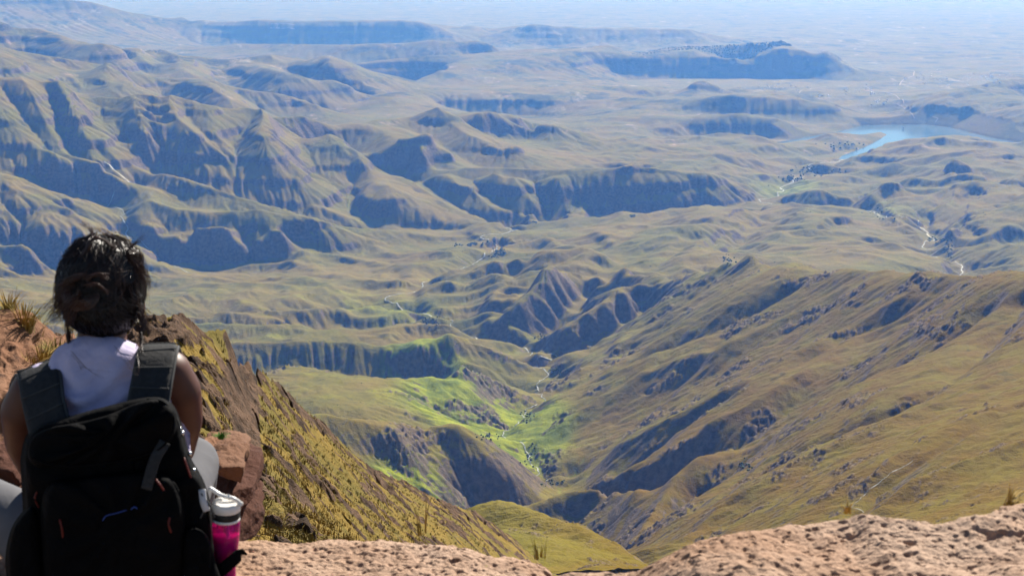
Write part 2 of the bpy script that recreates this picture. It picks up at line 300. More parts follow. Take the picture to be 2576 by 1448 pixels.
line([(2850,900,2.1),(2576,1030,1.9),(2450,1090,1.8),(2350,1150,1.72),(2255,1208,1.68),(2210,1255,1.65),(2180,1300,1.6)], h=-.016, w=.022)
ridge([(2850,980,1.75),(2576,1107,1.6),(2400,1165,1.55),(2275,1213,1.52),(2210,1279,1.48),(2100,1330,1.45)])
dots([(2750,1200,1.25),(2576,1250,1.3),(2400,1280,1.35),(2576,1400,1.05),(2200,1420,1.15),(1900,1440,1.3),(2700,1000,2.0)])
# mound and near left-centre ridges
line([(1275,1282,2.95),(1351,1259,3.0),(1427,1235,3.05),(1502,1227,3.0),(1558,1233,2.95),(1640,1235,2.85)], 160, .04, h=.009)
line([(1360,1325,2.96),(1440,1322,2.97),(1500,1292,2.98)]); line([(1400,1352,2.85),(1460,1350,2.85),(1520,1372,2.72),(1560,1388,2.55)]); line([(1520,1290,2.93),(1600,1250,2.85)])
line([(400,700,7.2),(600,690,7.3),(800,690,7.3),(960,680,7.4)]); line([(400,735,6.8),(560,728,6.85),(700,712,6.95),(850,700,7.1)], 25, .015)
line([(380,765,6.4),(600,770,6.4),(800,745,6.6),(950,735,6.75)]); line([(450,800,6.05),(620,790,6.1),(747,787,6.15),(850,782,6.2),(958,771,6.3),(1028,780,6.2),(1062,800,6.05)], 90, .022, h=.005)
line([(-150,700,7.0),(0,705,6.9),(80,740,6.5),(150,770,6.2),(300,800,5.9)])
line([(400,815,5.7),(537,818,5.7),(715,822,5.68),(958,822,5.7),(1060,809,5.8),(1168,841,5.65),(1271,856,5.6),(1345,880,5.4)], 120, .025, h=.007)
line([(400,868,5.15),(598,864,5.15),(771,862,5.15),(958,867,5.15),(1080,853,5.15),(1135,843,5.15),(1215,874,5.12),(1310,905,5.1),(1395,940,5.02)], 110, .03, h=.006)
line([(598,940,5.0),(700,935,5.02),(820,945,5.0),(980,950,4.98),(1080,955,4.95),(1200,955,4.97)])
ridge([(1135,845,5.12),(1150,900,5.04),(1190,945,4.97)]); line([(980,880,5.1),(1010,930,5.0)]); gully([(1040,880,5.05),(1080,930,4.95)])
line([(560,970,4.2),(677,944,4.3),(729,925,4.35),(794,932,4.35),(864,948,4.3),(980,958,4.3),(1098,956,4.35),(1135,938,4.37),(1163,928,4.38),(1215,944,4.45),(1331,986,4.7)], 150, .03, h=.008)
ridge([(1163,930,4.38),(1180,985,4.2),(1240,1040,4.15),(1290,1085,4.1)]); gully([(1040,1000,4.1),(1100,1040,4.05),(1168,1078,4.0),(1238,1098,3.98)]); gully([(1080,960,4.3),(1070,1010,4.1)])
dots([(800,1010,3.8),(900,1030,3.75)])
line([(600,1030,3.2),(771,1042,3.25),(864,1056,3.25),(1004,1066,3.3),(1088,1079,3.35),(1144,1073,3.4),(1238,1117,3.42),(1330,1180,3.45),(1405,1238,3.47)], 130, .03, h=.009)
line([(820,1120,3.14),(880,1140,3.13),(934,1150,3.14),(1023,1196,3.14),(1144,1250,3.17),(1240,1287,3.22)]); line([(900,1240,2.85),(1023,1270,2.85),(1144,1300,2.85)]); 
ridge([(1090,1085,3.35),(1105,1140,3.26),(1100,1200,3.17)])
line([(850,1070,3.22),(960,1085,3.22),(1004,1110,3.2),(1040,1190,3.15)])
line([(1150,1085,3.33),(1230,1180,3.25),(1330,1235,3.28),(1400,1262,3.35)])
# nearest tan slope beyond the crag
line([(1050,1350,1.2),(1144,1330,1.2),(1275,1303,1.2),(1401,1335,1.12),(1502,1370,1.06),(1603,1410,1.0),(1680,1446,.95)], 260, .1)
line([(1100,1375,1.1),(1200,1340,1.1),(1275,1322,1.1),(1401,1353,1.04),(1503,1388,.985),(1590,1425,.93)]); line([(1100,1350,1.0),(1250,1370,.95),(1400,1400,.9),(1500,1440,.86)]); dots([(1300,1440,.8),(1100,1440,.75)])
for px in (-350, -100, 150, 400, 650, 850):
    for y, z in ((0.72, -420), (1.0, -620), (1.45, -900), (2.0, -1130), (2.6, -1230)): PTS.append((ray(px, 700)[0], math.log(y), z))
for px in (-350, -100, 150, 400): PTS.append((ray(px, 700)[0], math.log(3.3), -1290)); PTS.append((ray(px, 700)[0], math.log(4.3), -1480)); PTS.append((ray(px, 700)[0], math.log(5.2), -1560))

PTS = np.array(PTS)
DA = 0.002; A0, A1 = -0.50, 0.50; L0, L1 = math.log(0.72), math.log(64)
na = int((A1 - A0) / DA) + 1; nl = int((L1 - L0) / DA) + 1
def rbf(P, na, nl):
    key = np.round(P[:, :2] / 0.004).astype(int); _, idx = np.unique(key, axis=0, return_index=True); P = P[idx]
    X = P[:, :2]; n = len(X)
    D = np.sqrt(((X[:, None] - X[None]) ** 2).sum(-1) + 0.004 ** 2)
    M = np.zeros((n + 3, n + 3)); M[:n, :n] = D - np.eye(n) * 0.002; M[:n, n] = 1; M[n, :n] = 1; M[:n, n + 1:] = X; M[n + 1:, :n] = X.T
    wv = np.linalg.solve(M, np.concatenate([P[:, 2], np.zeros(3)]))
    ga = np.linspace(A0, A1, na); gl = np.linspace(L0, L1, nl); out = np.empty((nl, na), np.float32); x0 = X.astype(np.float32); w32 = wv.astype(np.float32)
    for i in range(nl):
        d = np.sqrt((ga[:, None].astype(np.float32) - x0[None, :, 0]) ** 2 + (np.float32(gl[i]) - x0[None, :, 1]) ** 2 + 1.6e-5)
        out[i] = d @ w32[:n] + w32[n] + ga * w32[n + 1] + gl[i] * w32[n + 2]
    return out, n
import time as _t; _t0 = _t.time()
Zc, nP = rbf(PTS, na, nl)
Z = Zc.astype(float)
GL, GA = np.meshgrid(np.linspace(L0, L1, nl), np.linspace(A0, A1, na), indexing='ij')
Y = np.exp(GL) * 1000.0
def blur(Z, n=1):
    for _ in range(n):
        Z = Z.copy(); Z[1:-1] = (Z[:-2] + 2 * Z[1:-1] + Z[2:]) / 4; Z[:, 1:-1] = (Z[:, :-2] + 2 * Z[:, 1:-1] + Z[:, 2:]) / 4
    return Z
def tents(GA, GL, Z, Y):
    out = np.zeros_like(Z); neg = np.zeros_like(Z); wa = 1 + 0.15 * fbm(GA * 22, GL * 22, 3, 61)
    ja = GA + 0.003 * fbm(GA * 30, GL * 30, 3, 62); jl = GL + 0.003 * fbm(GA * 30 + 9, GL * 30, 3, 63)
    for P, h, w in TENT:
        best = np.full(Z.shape, 1e9); m = w * 4.2
        j0 = max(0, int((P[:, 0].min() - m - A0) / (A1 - A0) * (Z.shape[1] - 1))); j1 = int((P[:, 0].max() + m - A0) / (A1 - A0) * (Z.shape[1] - 1)) + 1
        i0 = max(0, int((P[:, 1].min() - m - L0) / (L1 - L0) * (Z.shape[0] - 1))); i1 = int((P[:, 1].max() + m - L0) / (L1 - L0) * (Z.shape[0] - 1)) + 1
        if j1 <= 0 or i1 <= 0 or j0 >= Z.shape[1] or i0 >= Z.shape[0]: continue
        S = (slice(i0, i1), slice(j0, j1)); x, y = ja[S], jl[S]; d = np.full(x.shape, 1e9)
        Q = P[::2] if len(P) > 4 else P
        if len(P) % 2 == 0 and len(P) > 4: Q = np.vstack([Q, P[-1:]])
        for a, b in zip(Q[:-1], Q[1:]):
            dx, dy = b - a; t = np.clip(((x - a[0]) * dx + (y - a[1]) * dy) / (dx * dx + dy * dy + 1e-9), 0, 1)
            d = np.minimum(d, np.hypot(x - a[0] - t * dx, y - a[1] - t * dy))
        ww = w * wa[S]; q_ = h * np.exp(-(np.sqrt(d * d + 9e-6) - 0.003) / ww) * Y[S] * sstep(m, m * 0.6, d)
        if h > 0: out[S] = np.maximum(out[S], q_)
        else: neg[S] = np.minimum(neg[S], q_)
    return out + neg
Z = Z + tents(GA, GL, Z, Y)
Zb = Z.copy()
plainm = sstep(27000, 34000, Y) * 0.85 + 0.0
amp = Y * (1 - plainm) * sstep(-1850, -1700, Z)          # less relief on the plain
u, v = GA * 1.0, GL * 1.0
wx = fbm(u * 9, v * 9, 3, 91) * 0.03; wy = fbm(u * 9 + 40, v * 9, 3, 92) * 0.03
mid = sstep(4700, 5600, Y) * sstep(8800, 7600, Y) * sstep(.25, .12, GA) + sstep(.03, .09, GA) * sstep(6300, 7000, Y) * sstep(14500, 12500, Y)
rdg = lambda x, y, sd, g=.5: (1 - 2.2 * np.sqrt(perlin(x, y, sd) ** 2 + .004)) * .62 + g * (1 - 2.2 * np.sqrt(perlin(x * 2.1 + 7, y * 2.1, sd + 1) ** 2 + .006)) * .38
Z = Z + np.clip(mid, 0, 1) * Y * 0.0085 * (rdg((u + wx) * 13 + 5, (v + wy) * 17, 31, .6) - .35) * sstep(-1880, -1760, Z)
nr = sstep(-.02, .07, GA) * sstep(6000, 4700, Y); pc, sc_ = (u + wx * .8) * .79 - (v + wy * .8) * .61, u * .61 + v * .79
Z = Z + nr * Y * 0.0042 * (rdg(pc * 21, sc_ * 5.5, 57, .7) - .4)
Z = Z + sstep(12500, 15500, Y) * sstep(.10, .16, GA) * sstep(45000, 30000, Y) * Y * .0035 * np.maximum(0, fbm(u * 24, v * 40, 4, 88) - .03)
lm_ = 1 - .6 * sstep(.03, -.04, GA) * sstep(7800, 8600, Y)
Z = Z + amp * lm_ * (0.0034 * fbm((u + wx) * 22, (v + wy) * 22, 5, 3, 0.6) + 0.0012 * fbm(u * 110, v * 110, 3, 4, 0.7))
# stream-power erosion on the log-polar grid (cell size grows with distance)
KM = (1 - .62 * sstep(5600, 4600, Y) * sstep(-.02, .05, GA)).reshape(-1)
def erode(Z, iters, K, diff, m=0.5):
    n, w_ = Z.shape; N = n * w_; cell = (Y * DA); cellf = cell.reshape(-1)
    idx = np.arange(N).reshape(n, w_)
    off = [(-1, -1), (-1, 0), (-1, 1), (0, -1), (0, 1), (1, -1), (1, 0), (1, 1)]
    A = None
    for it in range(iters):
        best = np.zeros((n, w_)); rc = idx.copy(); dist = np.ones((n, w_))
        for dy, dx in off:
            dd = math.hypot(dx, dy)
            ys = slice(max(0, -dy), n - max(0, dy)); xs = slice(max(0, -dx), w_ - max(0, dx))
            yt = slice(max(0, dy), n - max(0, -dy)); xt = slice(max(0, dx), w_ - max(0, -dx))
            s = (Z[ys, xs] - Z[yt, xt]) / dd
            b = best[ys, xs]; k = s > b
            b[k] = s[k]; r = rc[ys, xs]; r[k] = idx[yt, xt][k]; d = dist[ys, xs]; d[k] = dd
        for sl in ((0, slice(None)), (-1, slice(None)), (slice(None), 0), (slice(None), -1)): rc[sl] = idx[sl]
        pit = (rc == idx); pit[0] = pit[-1] = False; pit[:, 0] = pit[:, -1] = False
        rcv = rc.reshape(-1)
        depth = (rcv != np.arange(N)).astype(np.int32); p = rcv.copy()
        for _ in range(13):
            depth = depth + depth[p]; p = p[p]
        order = np.argsort(depth, kind='stable'); bounds = np.searchsorted(depth[order], np.arange(depth.max() + 2))
        A = np.ones(N)
        lv = [order[bounds[k]:bounds[k + 1]] for k in range(depth.max() + 1)]
        for k in range(len(lv) - 1, 0, -1): np.add.at(A, rcv[lv[k]], A[lv[k]])
        F = K * np.minimum(A, 160.0) ** m / dist.reshape(-1) * KM; z = Z.reshape(-1).copy()
        for k in range(1, len(lv)):
            i = lv[k]; z[i] = (z[i] + F[i] * z[rcv[i]]) / (1 + F[i])
        Z = z.reshape(n, w_)
        nb = (Z[:-2, 1:-1] + Z[2:, 1:-1] + Z[1:-1, :-2] + Z[1:-1, 2:]) / 4
        q = Z[1:-1, 1:-1]; pm = pit[1:-1, 1:-1]
        Z[1:-1, 1:-1] = np.where(pm, np.maximum(q, nb), q + diff * (nb - q))
    return Z, A.reshape(n, w_)
Z, FA = erode(Z, 10, 0.028, 0.030)
loss = np.clip(Z - Zb, -0.006 * Y, 0.003 * Y)
Z = Z - blur(resample(resample(loss, nl // 9, na // 9), nl, na)) * 0.85        # put back the mean height that erosion took away
print('TERRAIN', nP, Z.shape, round(_t.time() - _t0, 1))
# final mesh resolution
NA, NL = 1250, 2500
Zf = resample(Z, NL, NA); FAf = resample(np.log10(FA), NL, NA)
GLf, GAf = np.meshgrid(np.linspace(L0, L1, NL), np.linspace(A0, A1, NA), indexing='ij')
Yf = np.exp(GLf) * 1000.0; Xf = GAf * Yf
def slope_of(Z, Y, da, dl):
    gl, ga = np.gradient(Z); return np.hypot(gl / (Y * dl), ga / (Y * da))
SL = slope_of(Zf, Yf, (A1 - A0) / (NA - 1), (L1 - L0) / (NL - 1))
# slope-aligned rills: stripes that always run downhill
def stripes(Z, cell, freq, seed, nb):
    Zs = blur(resample(resample(Z, NL // nb, NA // nb), NL, NA), 1); gl, ga = np.gradient(Zs); gl = gl / ((L1 - L0) / (NL - 1)); ga = ga / ((A1 - A0) / (NA - 1))
    n_ = np.sqrt(gl * gl + ga * ga) + 1e-6; px, py = (-gl / n_).astype(np.float32), (ga / n_).astype(np.float32); uu = (GAf / cell).astype(np.float32); vv = (GLf / cell).astype(np.float32)
    iu = np.floor(uu).astype(np.int64); iv = np.floor(vv).astype(np.int64); C_ = np.zeros(Z.shape, np.float32); S_ = np.zeros(Z.shape, np.float32)
    for di in (-1, 0, 1):
        for dj in (-1, 0, 1):
            h = hash2(iu + di, iv + dj, seed); r1 = (h & 1023).astype(np.float32) / 1023; r2 = ((h >> 10) & 1023).astype(np.float32) / 1023; r3 = ((h >> 20) & 1023).astype(np.float32) / 1023
            dx = uu - (iu + di + r1).astype(np.float32); dy = vv - (iv + dj + r2).astype(np.float32); w_ = np.exp(-2.2 * (dx * dx + dy * dy)); ph = 6.2832 * (freq * (dx * px + dy * py) + r3); C_ += w_ * np.cos(ph); S_ += w_ * np.sin(ph)
    return C_ / np.sqrt(C_ * C_ + S_ * S_ + .02)
sk = np.clip(SL - .12, 0, .6) * (1 - .55 * sstep(5600, 4600, Yf) * sstep(-.02, .05, GAf)) * (0.5 + .8 * sstep(-.3, .4, fbm(GAf * 20, GLf * 20, 2, 77)))
sk = sk * (1 - .6 * sstep(12000, 16000, Yf))
Zf = Zf - Yf * sk * (0.0015 * (1 - np.abs(stripes(Zf, .026, 1.3, 11, 8)) * 1.6) + 0.0007 * (1 - np.abs(stripes(Zf, .013, 1.4, 12, 5)) * 1.6))
# rock bands: hard strata stand out as small scarps on the steeper slopes
def bands(Z, Y, SL):
    per = 118.0; ph = (Z + 30 * fbm(GAf * 9, GLf * 9, 2, 5)) / per; f = ph - np.floor(ph)
    st = np.floor(ph) + sstep(0.38, 0.62, f)
    k = sstep(0.22, 0.5, SL) * sstep(6000, 9000, Y) * (0.35 + 0.65 * sstep(-0.1, 0.3, fbm(GAf * 14, GLf * 14, 3, 8)))
    return Z + (st - ph) * per * 0.32 * k
Zf = bands(Zf, Yf, SL)
# outcrops on the near slopes
rk = sstep(0.10, 0.30, fbm(GAf * 21 + 3, GLf * 21, 5, 21)) * sstep(6500, 4200, Yf) * sstep(0.25, 0.55, SL)
rn = ridged((GAf + GLf * .3) * 120, GLf * 150, 4, 33)
Zf = Zf + rk * Yf * 0.0050 * (rn - 0.3) + Yf * 0.00016 * fbm(GAf * 200, GLf * 200, 3, 44) * sstep(14000, 6000, Yf)
SL2 = slope_of(Zf, Yf, (A1 - A0) / (NA - 1), (L1 - L0) / (NL - 1))
# ------------------------------------------------------------------ lake level, stream beds
LAKE_Z = -1835.0
def mat_terrain():
    t = NT('mountain_grass'); p = t.pos(); sl = t.attr('steep'); fl = t.attr('flow'); dk = t.attr('dist'); rk = t.attr('rock'); gr = t.attr('lush')
    n1 = t.noise(p, 0.0022, 6, 0.6); n2 = t.noise(p, 0.012, 6, 0.65); n3 = t.noise(p, 0.06, 4, 0.6)
    tan = t.mix(t.range(n1, 0.35, 0.65), (0.178, 0.132, 0.026), (0.136, 0.122, 0.018))
    green = t.mix(t.range(n2, 0.35, 0.65), (0.105, 0.140, 0.010), (0.25, 0.28, 0.015))
    brown = t.mix(t.range(n2, 0.3, 0.7), (0.138, 0.082, 0.009), (0.140, 0.104, 0.010))
    base = t.mix(t.attr('rusty'), tan, brown)                          # rusty autumn grass on the high near spurs
    g = t.math('ADD', t.math('MULTIPLY', t.range(fl, 1.1, 2.6), 0.55), t.math('MULTIPLY', t.range(n2, 0.45, 0.75), 0.35))
    g = t.math('ADD', t.math('MULTIPLY', g, t.range(gr, -0.6, 0.6, 0.25, 1.0)), t.range(gr, 0.35, 1.0))
    g = t.math('MULTIPLY', t.math('MINIMUM', g, 1.0), t.range(t.attr('rusty'), 0.0, 1.0, 1.0, 0.35)); c = t.mix(g, base, green)
    rock = t.mix(t.range(n3, 0.3, 0.7), (0.075, 0.062, 0.052), (0.17, 0.125, 0.095))
    r = t.math('ADD', t.range(t.math('ADD', sl, t.math('MULTIPLY', t.math('SUBTRACT', n2, 0.5), 0.7)), 0.72, 0.98), t.math('MULTIPLY', rk, t.range(n3, 0.42, 0.6)), clamp=True)
    c = t.mix(t.math('MULTIPLY', r, 0.9), c, rock)
    # pale sandstone pavements and farm soil on the low country
    ps = t.math('MULTIPLY', t.range(t.noise(p, 0.004, 7, 0.7), 0.60, 0.70), t.range(dk, 9500, 12000))
    c = t.mix(t.math('MULTIPLY', ps, 0.85), c, (0.34, 0.25, 0.19))
    fp = t.math('MULTIPLY', t.range(t.noise(p, 0.0016, 6, 0.75), 0.50, 0.62), t.range(dk, 12500, 15500)); c = t.mix(t.math('MULTIPLY', fp, 0.75), c, (0.035, 0.045, 0.02))
    fq = t.math('MULTIPLY', t.range(t.noise(t.vscale(p, (1, .4, 1)), 0.0024, 7, 0.8), 0.57, 0.66), t.range(dk, 13500, 16500)); c = t.mix(t.math('MULTIPLY', fq, 0.45), c, (0.42, 0.36, 0.26))
    sp = t.math('MULTIPLY', t.range(t.noise(p, 0.02, 3, 0.6), 0.62, 0.66), t.range(n1, 0.45, 0.6))
    c = t.mix(t.math('MULTIPLY', sp, 0.5), c, (0.055, 0.06, 0.022))
    t.color(c)
    h = t.math('ADD', t.noise(p, 0.03, 6, 0.7), t.math('MULTIPLY', t.noise(p, 0.2, 4, 0.7), 0.25))
    t.bump(h, 0.5, 14.0); t.b.inputs['Roughness'].default_value = 0.95; t.b.inputs['Specular IOR Level'].default_value = 0.05
    return t.m
def in_poly(x, y, poly):
    ins = np.zeros(x.shape, bool); n = len(poly)
    for i in range(n):
        x0, y0 = poly[i]; x1, y1 = poly[(i + 1) % n]
        c = ((y0 > y) != (y1 > y)) & (x < (x1 - x0) * (y - y0) / (y1 - y0 + 1e-9) + x0); ins ^= c
    return ins
def seg_dist(x, y, P):
    d = np.full(x.shape, 1e9)
    for (x0, y0), (x1, y1) in zip(P[:-1], P[1:]):
        dx, dy = x1 - x0, y1 - y0; t = np.clip(((x - x0) * dx + (y - y0) * dy) / (dx * dx + dy * dy + 1e-9), 0, 1)
        d = np.minimum(d, np.hypot(x - x0 - t * dx, y - y0 - t * dy))
    return d
lake_px = [(1905,366),(1975,355),(2040,343),(2090,336),(2144,322),(2165,316),(2270,314),(2330,314),(2395,322),(2440,334),(2500,348),(2576,362),(2640,372),(2560,376),(2480,366),(2400,354),(2345,344),(2300,355),(2260,364),(2215,377),(2175,388),(2130,401),(2108,402),(2120,392),(2165,374),(2200,358),(2232,339),(2215,332),(2180,337),(2120,347),(2040,358),(1960,368)]
def wpt(px, py, z=LAKE_Z): a, e = ray(px, py); y = z / e; return (a * y, y)
lake = [wpt(*p) for p in lake_px]
lm = in_poly(Xf, Yf, lake); ld = seg_dist(Xf, Yf, lake + lake[:1])
near_l = (Yf > 11000) & (Yf < 17000) & (Xf > 1500) & (Xf < 7500)
sh = LAKE_Z + np.minimum(ld * 0.22, 60.0)
Zf = np.where(lm, LAKE_Z - np.minimum(4 + ld * 0.2, 30), np.where(near_l & (ld < 900), np.maximum(Zf, np.minimum(sh, LAKE_Z + 3 + ld * .03)), Zf))
Zf = np.where(near_l & ~lm & (ld < 260), np.minimum(Zf, LAKE_Z + 6 + ld * 0.55), Zf)
floorz = np.where(near_l, -1e9, -1832.0); Zf = np.maximum(Zf, floorz)
# lush patches where the photo has bright grass
lush = 0.25 * fbm(GAf * 10, GLf * 10, 3, 71)
def lush_at(px, py, q, r, s):
    global lush
    a, l, z = P3(px, py, q); lush = lush + s * np.exp(-(((GAf - a) / r) ** 2 + ((GLf - l) / (r * 1.5)) ** 2))
for q in [(1023,1180,2.95,.05,1.3),(1130,1235,2.93,.04,1.0),(1060,920,4.9,.035,1.0),(1180,1040,4.12,.05,1.2),(1240,1070,4.05,.035,1.0),(1330,1130,3.85,.03,.9),(1480,1320,2.4,.06,.6),(1040,790,6.4,.05,.5),(800,780,6.3,.09,.35),(1500,900,4.9,.08,.4),(1560,1100,3.4,.09,.4),(1060,930,4.97,.03,.9),(1230,1030,4.1,.04,.9),(900,1010,3.9,.06,.35),(1330,1110,3.9,.03,.8),(1750,940,3.6,.08,.35),(2250,545,9.0,.05,.5),(1990,500,10.3,.04,.8)]: lush_at(*q)
lush = lush - .9 * sstep(2300, 1500, Yf)
ground = grid_mesh('mountain_terrain', np.stack([Xf, Yf, Zf], -1), mat_terrain(), {'steep': SL2, 'flow': FAf, 'dist': Yf, 'rock': rk, 'lush': lush, 'rusty': sstep(5400, 3300, Yf) * sstep(-.01, .10, GAf)})
tag(ground, kind='structure')
def ground_z(x, y):
    gi = (math.log(max(y, 1) / 1000.0) - L0) / (L1 - L0) * (NL - 1); gj = (x / y - A0) / (A1 - A0) * (NA - 1)
    i = int(min(max(gi, 0), NL - 2)); j = int(min(max(gj, 0), NA - 2)); u_, v_ = gi - i, gj - j
    return float((Zf[i, j] * (1 - v_) + Zf[i, j + 1] * v_) * (1 - u_) + (Zf[i + 1, j] * (1 - v_) + Zf[i + 1, j + 1] * v_) * u_)
# reservoir water
t = NT('reservoir_water'); t.color((0.045, 0.11, 0.17)); t.b.inputs['Roughness'].default_value = 0.14; t.b.inputs['Specular IOR Level'].default_value = 0.5
t.bump(t.noise(t.pos(), 0.08, 3), 0.12, 1.0)
bm = bmesh.new(); cx = [4000, 13500]
vs = [bm.verts.new((x, y, LAKE_Z)) for x, y in ((1500, 11000), (8500, 11000), (8500, 15100), (1500, 15100))]; bm.faces.new(vs)
me = bpy.data.meshes.new('reservoir_water'); bm.to_mesh(me); bm.free(); me.materials.append(t.m)
o = bpy.data.objects.new('reservoir_water', me); C.objects.link(o); tag(o, kind='structure')
# haze
t = bpy.data.materials.new('haze'); t.use_nodes = True; nt = t.node_tree; nt.nodes.remove(nt.nodes['Principled BSDF'])
pv = nt.nodes.new('ShaderNodeVolumePrincipled'); pv.inputs['Color'].default_value = (0.115, 0.335, 1.0, 1); pv.inputs['Absorption Color'].default_value = (1, 1, 1, 1)
pv.inputs['Density'].default_value = HAZE; pv.inputs['Anisotropy'].default_value = 0.25
nt.links.new(pv.outputs[0], nt.nodes['Material Output'].inputs['Volume'])
try: t.cycles.homogeneous_volume = True
except Exception: pass
bm = bmesh.new(); bmesh.ops.create_cube(bm, size=1.0)
for v_ in bm.verts: v_.co = Vector((v_.co.x * 90000, v_.co.y * 110000 + 35000, -1900 + (v_.co.z + 0.5) * 1903))
me = bpy.data.meshes.new('haze'); bm.to_mesh(me); bm.free(); me.materials.append(t)
o = bpy.data.objects.new('haze', me); C.objects.link(o); tag(o, kind='stuff')
print('GROUND', round(_t.time() - _t0, 1))
# ------------------------------------------------------------------ streams, trees, dam and settlements out in the valley
Ef = Zf / Yf
def hit(px, py, far=False):          # where the line of sight to a surveyed point meets the land
    a, e = ray(px, py); j = (a - A0) / (A1 - A0) * (NA - 1); j0 = int(j); f = j - j0; col = Ef[:, j0] * (1 - f) + Ef[:, j0 + 1] * f
    k = np.nonzero(col >= e)[0]
    i = int(k[0]) if len(k) else NL - 1
    y = float(Yf[i, j0]); return Vector((a * y, y, float(Zf[i, j0])))
streams = [[(1282,587),(1290,592),(1289,598),(1269,594)],[(1245,621),(1240,634),(1232,646),(1225,651)],[(1089,711),(1075,715),(1056,721),(1039,731),(1049,745),(1040,755),(1025,762),(1039,772),(1040,779),(1062,785),(1059,791)],
 [(1348,875),(1372,881),(1378,888),(1392,893),(1388,900),(1365,903),(1355,911),(1353,920),(1362,927),(1380,934),(1400,940)],[(1358,985),(1372,990),(1382,997)],[(1247,1105),(1252,1112),(1262,1120)],
 [(1290,1133),(1308,1131),(1320,1139),(1326,1148),(1333,1158),(1331,1168),(1341,1180),(1344,1194)],[(818,650),(845,652),(870,651)],[(292,531),(293,540),(301,549)],[(345,568),(354,578)],
 [(2021,459),(2000,465),(1985,472),(1968,484),(1955,498)],[(2394,650),(2385,664),(2392,680),(2398,692),(2408,702)],[(2264,1203),(2251,1214),(2246,1226),(2232,1236)],[(2226,1262),(2206,1274),(2190,1288)],[(2100,1148),(2075,1160)],[(389,650),(405,664),(420,673)],[(265,437),(270,443)]]
t = NT('rapids_and_painted_glint'); t.color(t.mix(t.range(t.noise(t.pos(), .12, 3), .4, .6), (0.50, 0.53, 0.55), (0.07, 0.09, 0.09))); t.b.inputs['Roughness'].default_value = .5  # pale streaks: white rapids plus sun glints painted into the colour
V = []; F = []; rr_ = random.Random(9)
def lowest(x, y, r):
    best = min((ground_z(x + d, y), abs(d) * 1e-3, d) for d in np.linspace(-r, r, 31)); return x + best[2]
main_r = [(2110,405,12.2),(2090,430,11.5),(2050,450,11.0),(2019,460,10.8),(1975,474,10.55),(1954,498,10.15),(1920,520,9.7),(1890,528,9.5)]
lower_r = [(1300,580,8.7),(1282,592,8.5),(1245,621,8.1),(1232,646,7.8),(1194,662,7.6),(1089,711,7.05),(1049,740,6.8),(1025,762,6.6),(1062,788,6.35),(1076,804,6.2),(1150,825,6.02),(1271,848,5.8),(1355,876,5.55),(1392,893,5.42),(1355,911,5.28),(1385,935,5.1),(1415,977,4.82),(1364,988,4.76),(1341,1051,4.4),(1300,1090,4.1),(1247,1105,4.0),(1261,1119,3.93),(1294,1133,3.88),(1322,1140,3.85),(1331,1164,3.76),(1343,1192,3.66),(1400,1225,3.55),(1430,1212,3.6)]
riv = [(main_r, 1.0), (lower_r, 1.0), ([(200,415,8.85),(264,437,8.75),(311,467,8.65),(325,481,8.55),(322,501,8.45),(295,538,8.25),(310,562,8.1),(349,585,7.95),(370,620,7.8),(389,657,7.6),(420,673,7.5)], .8),
       ([(2140,537,9.3),(2210,547,9.1),(2270,580,8.5),(2340,612,7.95),(2390,640,7.55),(2385,670,7.1),(2400,705,6.7)], .8), ([(2350,1150,1.72),(2255,1208,1.68),(2210,1255,1.65),(2180,1300,1.6)], .55), ([(2130,1099,2.38),(2060,1130,2.4)], .4)]
for P_, wk in riv:
    W = []
    for (ax_, ay_, aq), (bx_, by_, bq) in zip(P_[:-1], P_[1:]):
        pa, pb = P3(ax_, ay_, aq), P3(bx_, by_, bq); n_ = max(4, int(math.hypot(pb[0] - pa[0], pb[1] - pa[1]) / .0022))
        for k in range(n_):
            a_ = pa[0] + (pb[0] - pa[0]) * k / n_; y = math.exp(pa[1] + (pb[1] - pa[1]) * k / n_) * 1000; W.append([a_ * y, y])
    W = np.array(W); q = np.array([lowest(x, y, y * .016) for x, y in W]); k5 = np.array([1, 3, 5, 3, 1.]) / 13
    for _ in range(4): q = np.concatenate([q[:2], np.convolve(q, k5, 'valid'), q[-2:]])
    W[:, 0] = q; ph = rr_.uniform(0, 9); tl = np.arange(len(W)); W[:, 0] += W[:, 1] * .0012 * (np.sin(tl * .55 + ph) + .6 * np.sin(tl * 1.3 + 2 * ph))
    for k in range(len(W)):
        d = W[min(k + 1, len(W) - 1)] - W[max(k - 1, 0)]; d = d / (np.hypot(*d) + 1e-6); w_ = W[k, 1] * .00032 * wk * (0.55 + .9 * abs(math.sin(k * 1.7) * math.sin(k * .31 + ph)))
        zc = ground_z(W[k, 0], W[k, 1]) + W[k, 1] * .0004
        for s in (-1, 1): x, y = W[k, 0] - d[1] * w_ * s, W[k, 1] + d[0] * w_ * s * 1.4; V.append((x, y, max(ground_z(x, y) + 1, zc)))
        if k: i = len(V); F.append((i - 4, i - 3, i - 1, i - 2))
me = bpy.data.meshes.new('stream'); me.from_pydata(V, [], F); me.materials.append(t.m); o = bpy.data.objects.new('stream', me); C.objects.link(o); tag(o, kind='structure')
